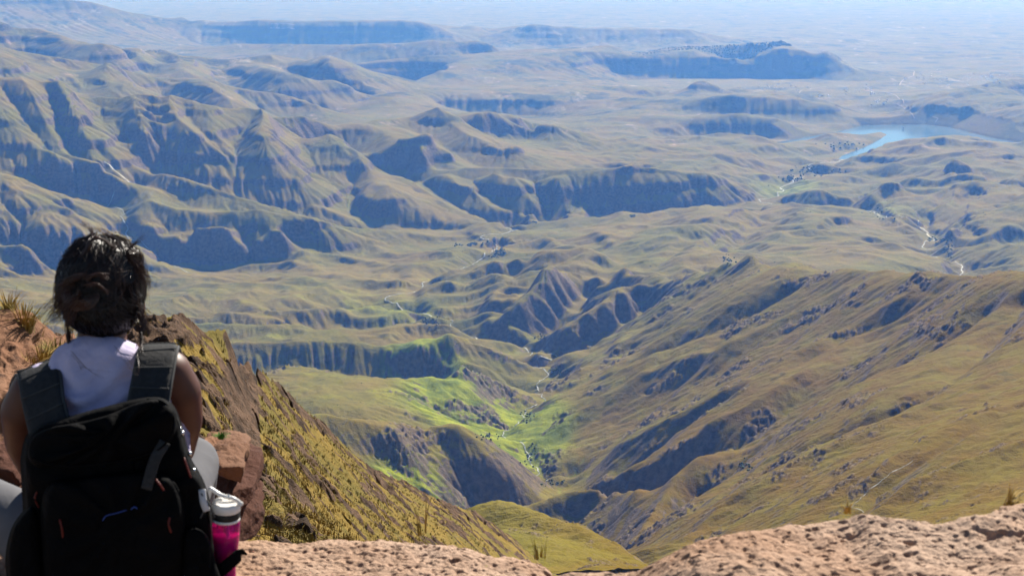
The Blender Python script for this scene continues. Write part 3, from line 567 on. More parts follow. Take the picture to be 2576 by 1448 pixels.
# bushes and trees along the water and on the far mesa: one uncountable mass
def clumps(name, spots, mat):
    bm = bmesh.new(); bmesh.ops.create_icosphere(bm, subdivisions=1, radius=1); S = np.array([v.co[:] for v in bm.verts]); T = np.array([[v.index for v in f.verts] for f in bm.faces]); bm.free()
    rs = np.random.RandomState(4); VV = []; FF = []
    for i, (x, y, z, s, hh) in enumerate(spots):
        q = S * (1 + rs.uniform(-.35, .35, (len(S), 1))) * np.array([s, s, s * hh]) + np.array([x, y, z + s * hh * .6]); VV.append(q); FF.append(T + i * len(S))
    VV = np.concatenate(VV); FF = np.concatenate(FF); me = bpy.data.meshes.new(name); me.from_pydata(VV.tolist(), [], FF.tolist()); me.materials.append(mat)
    o = bpy.data.objects.new(name, me); C.objects.link(o); return tag(o, kind='stuff')
t = NT('dark_foliage'); t.color(t.mix(t.range(t.noise(t.pos(), .05, 3), .35, .65), (0.035, 0.05, 0.018), (0.07, 0.085, 0.025)))
sp = []
for px, py, sx, sy, n_, s0 in ((2050,430,50,14,60,9),(1990,452,30,8,30,9),(2360,606,26,10,45,6),(2385,630,10,16,25,5),(1335,1150,20,30,26,3.2),(1390,1215,26,10,26,3.2),(1400,935,30,10,30,4),(1230,1098,24,10,22,3),(1255,640,18,16,40,6),(1180,615,40,6,30,7),(1592,545,9,2,9,6),(1345,560,6,3,6,6),(1330,1045,20,14,25,3.5),(2120,370,60,14,26,9),(1880,1170,20,12,20,3),(2225,535,40,20,18,7),(1365,850,22,8,16,4),(1080,812,20,10,22,4),(1830,655,16,14,20,5)):
    for k in range(n_):
        p_ = hit(px + rr_.gauss(0, sx * .5), py + rr_.gauss(0, sy * .5)); s = s0 * rr_.uniform(.5, 1.2); sp.append((p_.x, p_.y, p_.z, s, rr_.uniform(.6, 1)))
for k in range(450):             # scrub dotted over the hills
    p_ = hit(rr_.uniform(400, 2576), rr_.uniform(440, 1250)); s = p_.y * .00035 * rr_.uniform(.5, 1.3); sp.append((p_.x, p_.y, p_.z - s * .2, s, .7))
clumps('valley_bushes', sp, t.m)
sp = []
for k in range(700):
    px = rr_.uniform(1590, 1990); a, e = ray(px, 128); y = 20900 + rr_.uniform(-250, 100); x = a * y; h = 5 + 6 * sstep(1650, 1930, np.array(px)); sp.append((x, y, ground_z(x, y), h * rr_.uniform(.7, 1.2), 1.2))
clumps('mesa_forest', sp, t.m)
# dam wall with its crest road and intake tower
conc = plain('weathered_concrete', (.33, .30, .27), .9, .1, .15, .02)
(xa, ya), (xb, yb) = wpt(2158, 313), wpt(2278, 311); dirv = Vector((xb - xa, yb - ya, 0)); Ld = dirv.length; ang = math.atan2(dirv.y, dirv.x)
dam = bpy.data.objects.new('dam_wall', None); C.objects.link(dam); dam.location = ((xa + xb) / 2, (ya + yb) / 2, LAKE_Z); dam.rotation_euler.z = ang
tag(dam, 'long straight concrete dam wall at the far end of the blue reservoir', 'dam')
def prism(name, prof, L_, mat, par, x0=0):
    bm = bmesh.new(); A_ = [bm.verts.new((x0 - L_ / 2, y, z)) for y, z in prof]; B_ = [bm.verts.new((x0 + L_ / 2, y, z)) for y, z in prof]; n = len(prof)
    for k in range(n): bm.faces.new((A_[k], A_[(k + 1) % n], B_[(k + 1) % n], B_[k]))
    bm.faces.new(A_[::-1]); bm.faces.new(B_); bmesh.ops.recalc_face_normals(bm, faces=bm.faces[:]); me = bpy.data.meshes.new(name); bm.to_mesh(me); bm.free(); me.materials.append(mat)
    o = bpy.data.objects.new(name, me); C.objects.link(o); o.parent = par; return o
prism('embankment', [(-12, -30), (-4, 30), (4, 30), (60, -30)], Ld, conc, dam); prism('parapet', [(-4.4, 30.01), (-4.4, 33), (-3, 33), (-3, 30.01)], Ld, conc, dam)
for k in range(9): prism('buttress', [(-16, -20), (-5, 22), (-4.2, 22), (-11, -20)], 5, conc, dam, -Ld * .42 + k * Ld * .105)
tx, ty = wpt(2272, 326); tw = bpy.data.objects.new('intake_tower', None); C.objects.link(tw); tw.location = (tx, ty, LAKE_Z); tag(tw, 'slim concrete intake tower standing in the reservoir before the dam', 'tower')
prism('shaft', [(-4, -20), (-4, 22), (4, 22), (4, -20)], 8, conc, tw); prism('cabin', [(-6, 22.01), (-6, 28), (0, 31), (6, 28), (6, 22.01)], 12, conc, tw)
# houses: one small house with roof, then copies over the plain
wall_m = plain('white_wall', (.62, .60, .56), .8, .2, .08, .3); roof_m = plain('tin_roof', (.5, .48, .46), .5, .4, .1, .3)
def house_mesh():
    bm = bmesh.new(); v = [bm.verts.new(c) for c in ((-8,-5,-3),(8,-5,-3),(8,5,-3),(-8,5,-3),(-8,-5,4),(8,-5,4),(8,5,4),(-8,5,4),(-8.8,0,8),(8.8,0,8),(-8.8,-6,3.8),(8.8,-6,3.8),(8.8,6,3.8),(-8.8,6,3.8))]
    for f in ((0,1,5,4),(1,2,6,5),(2,3,7,6),(3,0,4,7)): bm.faces.new([v[k] for k in f])
    for f in ((10,11,9,8),(12,13,8,9),(4,8,7),(5,6,9)): q = bm.faces.new([v[k] for k in f]); q.material_index = 1 if len(f) == 4 else 0
    me = bpy.data.meshes.new('house'); bm.to_mesh(me); bm.free(); me.materials.append(wall_m); me.materials.append(roof_m); return me
hm_ = house_mesh(); areas = ((1960,222,70,12,20),(2180,232,60,14,16),(2330,200,90,16,26),(2480,195,80,20,20),(2210,258,30,8,12),(2050,240,50,8,10))
anames = ('west of the small butte and below the forested mesa', 'on the open farmland behind the reservoir dam', 'in the large village right of the winding track', 'at the far right edge of the plain', 'just behind the dam wall', 'between the butte and the dam')
for (gx, gy, sx, sy, n_), an_ in zip(areas, anames):
    for k in range(n_):
        p_ = hit(gx + rr_.gauss(0, sx * .5), gy + rr_.gauss(0, sy * .5))
        if p_.y < 12000 or p_.y > 50000: continue
        o = bpy.data.objects.new('house', hm_); C.objects.link(o); o.location = (p_.x, p_.y, p_.z + 1); s = rr_.uniform(.8, 1.5) ; o.scale = (s, s, s); o.rotation_euler.z = rr_.uniform(-.9, .9)
        tag(o, 'tiny pale far-off house ' + an_, 'house', 'houses ' + an_)
# pale farm tracks
t = NT('dirt_road'); t.color((.34, .28, .21)); V = []; F = []
for s_, w_ in (([(2255,262),(2275,272),(2290,285),(2300,300)],5),([(2270,175),(2300,180),(2298,192),(2270,204),(2262,216)],6),([(2010,236),(2040,224),(2080,219)],5),([(2180,220),(2240,236),(2262,250),(2274,262)],5),([(680,69.6),(720,69.4),(742,69.0)],60),([(2345,296),(2360,300),(2352,312)],4)):
    P = [hit(*q) for q in s_]; Q = spline_pts = []
    for a_, b_ in zip(P[:-1], P[1:]):
        for k in range(8): Q.append(a_.lerp(b_, k / 8))
    Q.append(P[-1])
    for k, q in enumerate(Q):
        d = (Q[min(k + 1, len(Q) - 1)] - Q[max(k - 1, 0)]); d.z = 0; d.normalize()
        for s in (-1, 1): x, y = q.x - d.y * w_ * s, q.y + d.x * w_ * s; V.append((x, y, ground_z(x, y) + 4))
        if k: i = len(V); F.append((i - 4, i - 3, i - 1, i - 2))
me = bpy.data.meshes.new('dirt_road'); me.from_pydata(V, [], F); me.materials.append(t.m); o = bpy.data.objects.new('dirt_road', me); C.objects.link(o); tag(o, kind='structure')
# ------------------------------------------------------------------ the grassy crag just below the viewpoint (own finer height field)
def P3m(px, py, ym):
    a, e = ray(px, py); return (a, math.log(ym), e)
CP = []; SIL = []
def cl(pts, drop=0, back=0.05):
    q = [P3m(*p) for p in pts]
    for A, B in zip(q[:-1], q[1:]):
        A, B = np.array(A), np.array(B); n = max(1, int(np.hypot(B[0] - A[0], B[1] - A[1]) / 0.012))
        for k in range(n):
            o = A + (B - A) * k / n; CP.append(tuple(o))
            if drop: SIL.append((o[0], o[1]))
    CP.append(q[-1])
cl([(80,860,40),(200,870,40),(300,838,42),(355,806,45),(385,797,46),(430,796,46),(448,802,47),(470,815,48),(487,826,49),(497,832,50),(530,830,51),(560,832,52),(582,850,52.5),(594,880,53)], .12)
cl([(604,920,58),(640,928,60),(668,945,62),(685,965,63),(720,992,66),(760,1030,72),(800,1062,78),(850,1104,85),(900,1160,92),(950,1190,100),(1010,1212,110),(1060,1238,118),(1120,1263,128),(1200,1292,142),(1260,1332,155),(1305,1368,165)], .12)
cl([(448,835,44),(470,900,40),(500,980,34),(515,1060,29),(520,1120,26)])
cl([(596,900,52),(588,930,49),(572,960,45),(570,1000,41),(572,1060,36),(575,1100,33),(560,1150,29)])
cl([(606,930,55),(604,975,49.5),(598,1020,44.5),(596,1070,39.5),(600,1110,35),(600,1160,30)])
cl([(600,1250,22),(700,1320,21),(850,1345,23)]); cl([(640,1000,53),(680,1060,49),(700,1120,44),(700,1200,36),(680,1280,28)])
cl([(760,1080,62),(800,1150,60),(830,1220,52),(820,1290,42),(800,1350,33)]); cl([(900,1200,82),(960,1240,82),(1000,1300,70),(980,1360,52)])
cl([(1080,1270,108),(1150,1310,110),(1180,1370,92)]); cl([(1240,1350,138),(1270,1390,130),(1260,1440,105)])
cl([(1320,1400,150),(1380,1448,140)]); cl([(350,900,38),(300,1000,30),(200,1100,22)])
for px, ym, z in ((100,20,-9),(500,19,-7.6),(900,19,-9.2),(1200,30,-17),(1400,60,-33),(1400,110,-60),(1400,170,-82),(1500,200,-98),(1480,40,-26)):
    CP.append((ray(px, 1200)[0], math.log(ym), z / ym))
for px in range(-100, 1600, 100):
    for ym in (13.5, 16): CP.append((ray(px, 1200)[0], math.log(ym), (-8.2 - max(0, px - 700) * .0012) / ym))
CP = np.array(CP)
cA0, cA1, cL0, cL1 = -0.42, 0.06, math.log(16), math.log(210); cna, cnl = 620, 1350
def rbf2(P, A0, A1, L0, L1, na, nl):
    key = np.round(P[:, :2] / 0.004).astype(int); _, idx = np.unique(key, axis=0, return_index=True); P = P[idx]
    X = P[:, :2]; n = len(X); D = np.sqrt(((X[:, None] - X[None]) ** 2).sum(-1) + 1.6e-5)
    M = np.zeros((n + 3, n + 3)); M[:n, :n] = D - np.eye(n) * 0.002; M[:n, n] = 1; M[n, :n] = 1; M[:n, n + 1:] = X; M[n + 1:, :n] = X.T
    wv = np.linalg.solve(M, np.concatenate([P[:, 2], np.zeros(3)]))
    ga = np.linspace(A0, A1, na); gl = np.linspace(L0, L1, nl); out = np.empty((nl, na))
    for i in range(nl):
        d = np.sqrt((ga[:, None] - X[None, :, 0]) ** 2 + (gl[i] - X[None, :, 1]) ** 2 + 1.6e-5)
        out[i] = d @ wv[:n] + wv[n] + ga * wv[n + 1] + gl[i] * wv[n + 2]
    return out
cz = resample(rbf2(CP, cA0, cA1, cL0, cL1, 207, 450), cnl, cna)
cGL, cGA = np.meshgrid(np.linspace(cL0, cL1, cnl), np.linspace(cA0, cA1, cna), indexing='ij')
SIL.sort(); SIL.append((0.03, math.log(190))); SIL.append((.1, math.log(230)))
sil = np.interp(cGA[0], [q[0] for q in SIL], [q[1] for q in SIL]); sil = sil + 0.012 * fbm(cGA[0] * 60, cGA[0] * 0, 3, 9)
beh = cGL - sil[None]; cz = cz - 0.9 * np.clip(beh, 0, .1) / .1 * sstep(0, .03, beh) - 2.2 * np.clip(beh - .1, 0, 9)
cY = np.exp(cGL); cX = cGA * cY; cz = cz * cY
def sl2(z): 
    gl, ga = np.gradient(z); return np.hypot(gl / (cY * (cL1 - cL0) / (cnl - 1)), ga / (cY * (cA1 - cA0) / (cna - 1)))
cz = np.maximum(cz, -260)
# rock shows on the left rib, along the outer edge, in scattered outcrops and wherever it is steep
ed = np.full(cz.shape, 1e9); EP = [P3m(*p)[:2] for p in ((604,920,58),(640,928,60),(685,965,63),(760,1030,72),(850,1104,85),(900,1160,92),(1010,1212,110),(1120,1263,128),(1200,1292,142),(1305,1368,165))]
for (x0, y0), (x1, y1) in zip(EP[:-1], EP[1:]):
    t_ = np.clip(((cGA - x0) * (x1 - x0) + (cGL - y0) * (y1 - y0)) / ((x1 - x0) ** 2 + (y1 - y0) ** 2), 0, 1)
    ed = np.minimum(ed, np.hypot(cGA - x0 - t_ * (x1 - x0), cGL - y0 - t_ * (y1 - y0)))
m1 = fbm(cGA * 34, cGL * 30, 4, 301); m2 = fbm(cX * 0.45, cY * 0.30, 4, 302)
rib = sstep(-0.195, -0.215, cGA) * sstep(-0.02, 0.12, m1 + 0.02) + sstep(-0.235, -0.25, cGA) * sstep(-.25, -.05, m1)
rock = np.clip(rib + sstep(0.035, 0.0, ed - 0.03 * m1) * sstep(-.12, .12, m2) + sstep(0.09, 0.24, m1) * 0.95 + sstep(1.5, 2.2, sl2(cz)), 0, 1)
rock = np.maximum(rock, sstep(-0.186, -0.192, cGA) * sstep(-0.215, -0.205, cGA) * sstep(math.log(30), math.log(34), cGL))
u_, v_ = cX + 0.3 * fbm(cX * .8, cY * .8, 2, 305), cY
rough = ridged(u_ * 0.22, v_ * 0.16, 5, 311); blk = ridged(u_ * 0.9, v_ * 0.6, 3, 317)
cz = cz + rock * (0.45 * rough + 0.34 * blk - 0.25) + (1 - rock) * (0.16 * fbm(cX * 1.1, cY * 1.1, 4, 321, .7))
crk = sstep(0.86, 0.97, 1 - np.abs(perlin(u_ * 0.35, v_ * 0.2, 331)) * 2.2); cz = cz - rock * crk * 0.7
# tussocks
cz = cz + (1 - rock) * 0.13 * np.maximum(0, perlin(cX * 2.6, cY * 2.3, 340) + 0.3 * perlin(cX * 6, cY * 6, 341))
t = NT('crag_grass_and_rock'); p = t.pos(); rk_ = t.attr('rock')
n1 = t.noise(p, 0.25, 5, 0.6); n2 = t.noise(p, 3.0, 5, 0.7); n3 = t.noise(p, 0.9, 5, 0.65)
gr = t.mix(t.range(t.math('ADD', t.math('MULTIPLY', n1, .6), t.math('MULTIPLY', n3, .4)), 0.40, 0.60), (0.27, 0.180, 0.042), (0.17, 0.135, 0.034)); gr = t.mix(t.math('MULTIPLY', t.range(n2, 0.52, 0.7), .7), gr, (0.06, 0.048, 0.014)); gr = t.mix(t.range(n3, 0.58, 0.72), gr, (0.27, 0.20, 0.07))
rc_ = t.mix(t.range(n3, 0.35, 0.65), (0.05, 0.032, 0.022), (0.17, 0.105, 0.068)); rc_ = t.mix(t.range(n2, 0.55, 0.7), rc_, (0.035, 0.028, 0.024))
f = t.range(t.math('ADD', rk_, t.math('MULTIPLY', t.math('SUBTRACT', n2, 0.5), 0.9)), 0.42, 0.62)
t.color(t.mix(f, gr, rc_)); t.bump(t.math('ADD', n2, t.math('MULTIPLY', t.noise(p, 12, 4, 0.7), 0.5)), 0.9, 0.22); t.b.inputs['Specular IOR Level'].default_value = 0.08
o = grid_mesh('rocky_crag_slope', np.stack([cX, cY, cz], -1), t.m, {'rock': rock}, smooth=True); tag(o, kind='structure')
def crag_z(x, y):
    gi = (math.log(y) - cL0) / (cL1 - cL0) * (cnl - 1); gj = (x / y - cA0) / (cA1 - cA0) * (cna - 1)
    i = int(min(max(gi, 0), cnl - 1)); j = int(min(max(gj, 0), cna - 1)); return float(cz[i, j]), float(rock[i, j])
# grass tufts standing on the crag, one mass nobody could count
def tuft_mass(name, spots, mat, blades=9, h=0.35, wd=0.02, lean=0.6):
    V = []; F = []
    for x, y, z, s in spots:
        for k in range(blades):
            an = random.uniform(0, 6.283); ln = random.uniform(0.1, lean); hh = h * s * random.uniform(.6, 1.1); r = random.uniform(0, .12) * s
            bx, by = x + math.cos(an) * r, y + math.sin(an) * r; dx, dy = math.cos(an), math.sin(an); px_, py_ = -dy * wd * s, dx * wd * s
            i = len(V); m_ = (bx + dx * ln * hh * .35, by + dy * ln * hh * .35, z + hh * .62); e_ = (bx + dx * ln * hh, by + dy * ln * hh, z + hh * (1 - .25 * ln))
            V += [(bx - px_, by - py_, z - .04), (bx + px_, by + py_, z - .04), (m_[0] + px_ * .7, m_[1] + py_ * .7, m_[2]), (m_[0] - px_ * .7, m_[1] - py_ * .7, m_[2]), e_]
            F += [(i, i + 1, i + 2, i + 3), (i + 3, i + 2, i + 4)]
    me = bpy.data.meshes.new(name); me.from_pydata(V, [], F); me.materials.append(mat); o = bpy.data.objects.new(name, me); C.objects.link(o); return o
gm = NT('dry_grass'); n = gm.noise(gm.pos(), .5, 6, .7); gm.color(gm.mix(gm.range(n, .35, .65), (0.25, 0.170, 0.045), (0.12, 0.10, 0.028)))
spots = []; rnd = random.Random(5)
while len(spots) < 5500:
    y = math.exp(rnd.uniform(math.log(18), math.log(120))); x = y * rnd.uniform(-0.22, 0.03); z, r = crag_z(x, y)
    if r < 0.5: spots.append((x, y, z, rnd.uniform(.6, 1.4)))
tag(tuft_mass('crag_grass', spots, gm.m, 8, 0.11, 0.010, 1.2), kind='stuff')
# ------------------------------------------------------------------ red basalt ledge underfoot and the boulders around the hiker
def mat_basalt(name, lit, dark, sc=1.0, lichen=0.0, pit=1.0):
    t = NT(name); p = t.pos(); n1 = t.noise(p, 2.2 * sc, 6, 0.6); n2 = t.noise(p, 14 * sc, 6, 0.7); n3 = t.noise(p, 60 * sc, 4, 0.7)
    c = t.mix(t.range(n1, 0.35, 0.65), lit, tuple(a * b for a, b in zip(lit, (0.80, 0.70, 0.62))))
    c = t.mix(t.range(n2, 0.54, 0.72), c, dark); c = t.mix(t.range(n3, 0.62, 0.72), c, tuple(min(1, a * 1.5) for a in lit)); c = t.mix(t.range(n3, 0.40, 0.30), c, dark)
    if lichen:
        l = t.range(t.noise(p, 5.0, 5, 0.65), 0.66, 0.70); c = t.mix(t.math('MULTIPLY', l, lichen), c, (0.42, 0.38, 0.08))
        l2 = t.range(t.noise(p, 7.5, 5, 0.6), 0.70, 0.74); c = t.mix(t.math('MULTIPLY', l2, .6), c, (0.42, 0.40, 0.37))
    t.color(c); t.bump(t.math('ADD', t.math('MULTIPLY', n2, 0.6), t.math('ADD', t.math('MULTIPLY', n3, 0.35), t.math('MULTIPLY', t.voro(p, 26 * sc), 0.3 * pit))), 0.9, 0.02 / sc)
    t.b.inputs['Specular IOR Level'].default_value = 0.12; return t.m
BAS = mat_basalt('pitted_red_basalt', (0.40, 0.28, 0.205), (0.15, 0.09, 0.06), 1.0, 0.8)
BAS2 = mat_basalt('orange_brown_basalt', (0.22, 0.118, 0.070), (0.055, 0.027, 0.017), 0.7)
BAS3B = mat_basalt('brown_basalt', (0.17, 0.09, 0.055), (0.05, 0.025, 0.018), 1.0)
BAS3 = mat_basalt('shade_darkened_basalt', (0.085, 0.036, 0.024), (0.03, 0.013, 0.010), 1.0)  # basalt for rocks standing in shade, the shade put into its colour
def slab(name, edge, ztop, y0, x0, x1, nx, ny, seed, mat, over=0.55):
    # a slab of rock: its far edge follows the surveyed outline, its top is pitted and rises or falls with ztop(x, y)
    X = np.linspace(x0, x1, nx)[None].repeat(ny + 60, 0)
    ex = np.interp(X[0], [e[0] for e in edge], [e[1] for e in edge])
    ex = ex + 0.014 * fbm(X[0] * 9, X[0] * 0 + seed, 4, seed) + 0.02 * fbm(X[0] * 2.5, X[0] * 0 + seed, 3, seed + 1)
    tt = np.linspace(0, 1, ny); Yt = y0 + (ex[None] - y0) * tt[:, None]
    Z = ztop(X[:ny], Yt); g = lambda s, k, o=4: fbm(X[:ny] * s, Yt * s, o, seed + k)
    pits = np.minimum(0, 0.5 - np.abs(ridged(X[:ny] * 7, Yt * 11, 3, seed + 5)) * 1.0)
    Z = Z + 0.024 * g(2.2, 2) + 0.009 * g(7, 3) + 0.005 * g(22, 4) + 0.0042 * g(60, 6, 3)
    hole = sstep(0.22, 0.42, g(16, 7, 3)); Z = Z - 0.010 * hole * sstep(-.05, .35, g(3, 17, 2)) - 0.005 * sstep(.2, .4, g(48, 8, 2)) + 0.012 * np.maximum(0, pits)
    Z = Z - 0.05 * sstep(0.90, 1.0, tt)[:, None] ** 2
    s = np.linspace(0, 1, 60)[1:, None] if False else np.linspace(0.02, 1, 60)[:, None]
    Yf_ = ex[None] + 0.05 * np.sin(s * 3.14159 * 0.5) - 0.10 * s * s + 0.05 * fbm(X[ny:] * 4, s * 6 + X[ny:] * 0, 4, seed + 9) * s ** 0.5; Zf_ = Z[-1][None] - over * s ** 1.3
    P = np.concatenate([np.stack([X[:ny], Yt, Z], -1), np.stack([X[ny:], Yf_, Zf_], -1)], 0)
    return grid_mesh(name, P, mat)
def edge_of(pts, z):            # outline points (pixel) lying on a surface of height z(x-ish)
    out = []
    for px, py, zz in pts:
        a, e = ray(px, py); y = zz / e; out.append((a * y, y))
    return out
le = edge_of([(-120,1330,-1.56),(300,1325,-1.56),(600,1318,-1.56),(700,1321,-1.56),(800,1321,-1.56),(950,1331,-1.57),(1100,1352,-1.58),(1190,1366,-1.58),(1250,1383,-1.58),(1330,1400,-1.59),(1372,1418,-1.60),(1386,1445,-1.62),(1392,1500,-1.64)], 0)
le = [(x, y) for x, y in le if True]; le.append((le[-1][0] + .05, le[-1][1] - .6))
o = slab('rock_ledge', le, lambda x, y: -1.555 + 0 * x - 0.03 * sstep(0.0, .35, x), 1.9, -2.3, le[-1][0] - 0.002, 900, 520, 501, BAS, 1.1)
tag(o, 'flat ledge of pitted pinkish red rock with yellow lichen that the hiker sits on', 'rock ledge')
re_px = [(1400,1440,-1.27),(1450,1436,-1.26),(1543,1425,-1.25),(1591,1411,-1.24),(1643,1391,-1.22),(1703,1363,-1.20),(1784,1347,-1.18),(1856,1327,-1.17),(1904,1325,-1.17),(2004,1313,-1.15),(2084,1305,-1.14),(2124,1299,-1.13),(2152,1287,-1.12),(2225,1292,-1.12),(2305,1304,-1.13),(2345,1299,-1.12),(2385,1289,-1.11),(2465,1281,-1.10),(2576,1272,-1.09),(2800,1262,-1.08)]
re_ = []; rz = []
for px, py, zz in re_px:
    a, e = ray(px, py); y = 2.72; re_.append((a * y, y + 0.05 * math.sin(px * .01))); rz.append((a * y, e * re_[-1][1]))
def zr(x, y): 
    c = np.interp(x, [q[0] for q in rz], [q[1] for q in rz]); return c + 0.055 + (y - 2.72) * -0.02 + 0.03 * fbm(x * 1.5, y * 2.5, 2, 77) - 0.02
o = slab('rock_slab', re_, zr, 1.5, re_[0][0], 2.2, 900, 560, 601, BAS, 1.2)
tag(o, 'long pale brown rock slab with dark pits filling the lower right corner', 'rock')
# loose boulders: a ball cut by random planes, then roughened
def boulder(name, loc, size, rot, seed, mat, planes=14, rough=0.05, sub=6, strata=0.0):
    bm = bmesh.new(); bmesh.ops.create_icosphere(bm, subdivisions=sub, radius=1.0); rr = np.random.RandomState(seed)
    N = rr.normal(size=(planes, 3)); N /= np.linalg.norm(N, axis=1)[:, None]; D = rr.uniform(0.62, 0.98, planes)
    A = np.array([[1,0,0],[-1,0,0],[0,1,0],[0,-1,0],[0,0,1],[0,0,-1]], float); N = np.vstack([N, A + rr.normal(size=(6, 3)) * 0.12]); D = np.concatenate([D, rr.uniform(.7, .85, 6)])
    V = np.array([v.co[:] for v in bm.verts]); V /= np.linalg.norm(V, axis=1)[:, None]; d = V @ N.T
    r = np.min(np.where(d > 0.05, D / np.maximum(d, 0.05), 9), axis=1); P = V * r[:, None]; S = np.array(size) * 0.5
    Q = P * S; k = float(max(S)); off = seed * 3.7
    n_ = fbm(Q[:, 0] / k * 2 + Q[:, 2] / k * 1.3 + off, Q[:, 1] / k * 2 + Q[:, 2] / k * 1.7, 5, seed) + 0.5 * ridged(Q[:, 0] / k * 5 + Q[:, 1] / k * 2 + off, Q[:, 2] / k * 6 - Q[:, 1] / k * 3, 4, seed + 3)
    n_ = n_ + strata * np.abs(perlin(Q[:, 2] / k * 9 + off, Q[:, 0] / k * 1.2 + Q[:, 1] / k, seed + 8))
    Q = Q + V * (n_ * rough * k)[:, None]
    for v, q in zip(bm.verts, Q): v.co = q
    me = bpy.data.meshes.new(name); bm.to_mesh(me); bm.free(); me.materials.append(mat)
    me.polygons.foreach_set('use_smooth', np.ones(len(me.polygons), bool))
    o = bpy.data.objects.new(name, me); C.objects.link(o); o.location = loc; o.rotation_euler = [R(a) for a in rot]; return o
def bl(px, py, y, w_, h_, d_, rot, seed, mat, label, rough=0.06, planes=14, name='boulder', group=None, strata=.3):
    s = y / FPX; o = boulder(name, at(px, py, y), (w_ * s * 1.25, d_, h_ * s * 1.25), rot, seed, mat, planes, rough, 6, strata)
    return tag(o, label, 'boulder', group)
G1 = 'brown boulders of the outcrop left of the hiker'
bl(-40, 868, 6.0, 170, 92, .8, (10, 33, 0), 11, BAS2, 'large smooth slanting boulder at the top left edge of the outcrop', 0.05, group=G1)
bl(72, 866, 6.6, 120, 46, .7, (5, 36, 10), 12, BAS2, 'long thin boulder behind the grass on the skyline of the outcrop', 0.07, group=G1)
bl(96, 903, 6.3, 84, 58, .6, (0, 34, 0), 13, BAS2, 'oval cracked boulder in the middle of the outcrop above a pale tuft', 0.06, group=G1)
bl(138, 893, 6.6, 46, 66, .6, (0, 30, 0), 14, BAS2, 'rounded boulder at the right end of the outcrop beside the hiker\'s hair', 0.08, group=G1)
bl(18, 935, 5.7, 90, 62, .7, (0, 14, 0), 15, BAS2, 'rough dark cleft boulder under the slanting one at the left edge', 0.12, group=G1)
bl(58, 975, 5.9, 110, 60, .7, (0, 22, 0), 16, BAS2, 'broken ledge of rock just above the hiker\'s left shoulder', 0.14, group=G1)
bl(-20, 1035, 5.4, 150, 90, .9, (0, 10, 0), 17, BAS2, 'lowest sunlit boulder at the left edge beside the hiker\'s left arm', 0.12, group=G1)
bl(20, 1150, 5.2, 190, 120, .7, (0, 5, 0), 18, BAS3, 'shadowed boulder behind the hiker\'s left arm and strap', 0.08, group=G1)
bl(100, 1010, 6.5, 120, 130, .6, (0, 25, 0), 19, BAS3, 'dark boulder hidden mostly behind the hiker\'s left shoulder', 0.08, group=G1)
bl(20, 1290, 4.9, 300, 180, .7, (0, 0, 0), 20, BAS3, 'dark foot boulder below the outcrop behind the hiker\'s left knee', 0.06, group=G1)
G2 = 'stacked dark red slabs right of the hiker'
bl(582, 1138, 4.45, 92, 44, .7, (-8, 20, 6), 31, BAS3B, 'wedge shaped top slab of the stack with a sunlit tan top', 0.07, 12, 'stone_slab', G2)
bl(548, 1118, 4.5, 60, 30, .4, (-5, 30, 0), 32, BAS2, 'small sunlit stone lying behind the knee on the stack', 0.08, 12, 'stone_slab', G2)
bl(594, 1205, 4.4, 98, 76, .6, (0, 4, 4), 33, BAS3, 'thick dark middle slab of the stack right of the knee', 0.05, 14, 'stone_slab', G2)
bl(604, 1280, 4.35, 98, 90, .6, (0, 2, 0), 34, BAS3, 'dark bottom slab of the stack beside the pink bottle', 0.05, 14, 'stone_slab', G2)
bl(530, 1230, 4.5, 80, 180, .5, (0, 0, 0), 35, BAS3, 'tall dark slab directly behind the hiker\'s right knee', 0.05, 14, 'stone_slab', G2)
# grass tussocks on the outcrop
gt = NT('straw_grass'); n = gt.noise(gt.pos(), 6, 3); gt.color(gt.mix(gt.range(n, .35, .65), (0.34, 0.22, 0.06), (0.17, 0.15, 0.035)))
def tussock(px, py, y, s, label, n=90, lean=1.0, mat=None, dirx=0.0):
    c = at(px, py, y); V = []; F = []; rr = random.Random(int(px * 7 + py))
    for k in range(n):
        an = rr.uniform(0, 6.283); ln = rr.uniform(0.1, lean); hh = s * rr.uniform(.5, 1.1); r = rr.uniform(0, .3) * s
        b = Vector((math.cos(an) * r, math.sin(an) * r * .6, 0)); d = Vector((math.cos(an) + dirx, math.sin(an), 0)); wv = Vector((-d.y, d.x, 0)).normalized() * 0.0042 * (y / 6)
        i = len(V); prev = None
        for q in range(5):
            f_ = q / 4; p_ = b + d * (ln * hh * f_ ** 1.8) + Vector((0, 0, hh * (f_ - 0.42 * ln * f_ ** 2.4))); ww = wv * (1 - f_ * .85)
            V += [p_ - ww, p_ + ww]
            if q: F.append((i + 2 * q - 2, i + 2 * q - 1, i + 2 * q + 1, i + 2 * q))
    me = bpy.data.meshes.new('grass_tussock'); me.from_pydata([v[:] for v in V], [], F); me.materials.append(mat or gt.m)
    o = bpy.data.objects.new('grass_tussock', me); C.objects.link(o); o.location = c; return tag(o, label, 'grass tuft', 'dry grass tussocks between the rocks')
tussock(22, 792, 6.3, .13, 'tuft of grass growing at the top left skyline of the outcrop')
tussock(62, 836, 6.2, .16, 'tall golden tuft behind the large slanting boulder', 140)
tussock(90, 846, 6.4, .12, 'short golden tuft on the skyline right of the tall golden one')
tussock(108, 928, 5.9, .13, 'pale drooping tuft in the shade under the oval boulder', 120, 1.6)
tussock(140, 932, 6.2, .15, 'brown tuft directly above the hiker\'s left shoulder', 160, 1.3)
tussock(148, 905, 6.3, .12, 'brown tuft on the rightmost boulder of the outcrop', 110)
tussock(82, 938, 5.8, .10, 'small tuft wedged left of the pale drooping tuft', 80)
tussock(2540, 1277, 2.75, .055, 'blurred brown tuft bending over the right end of the slab', 70, 2.4, None, 1.2)

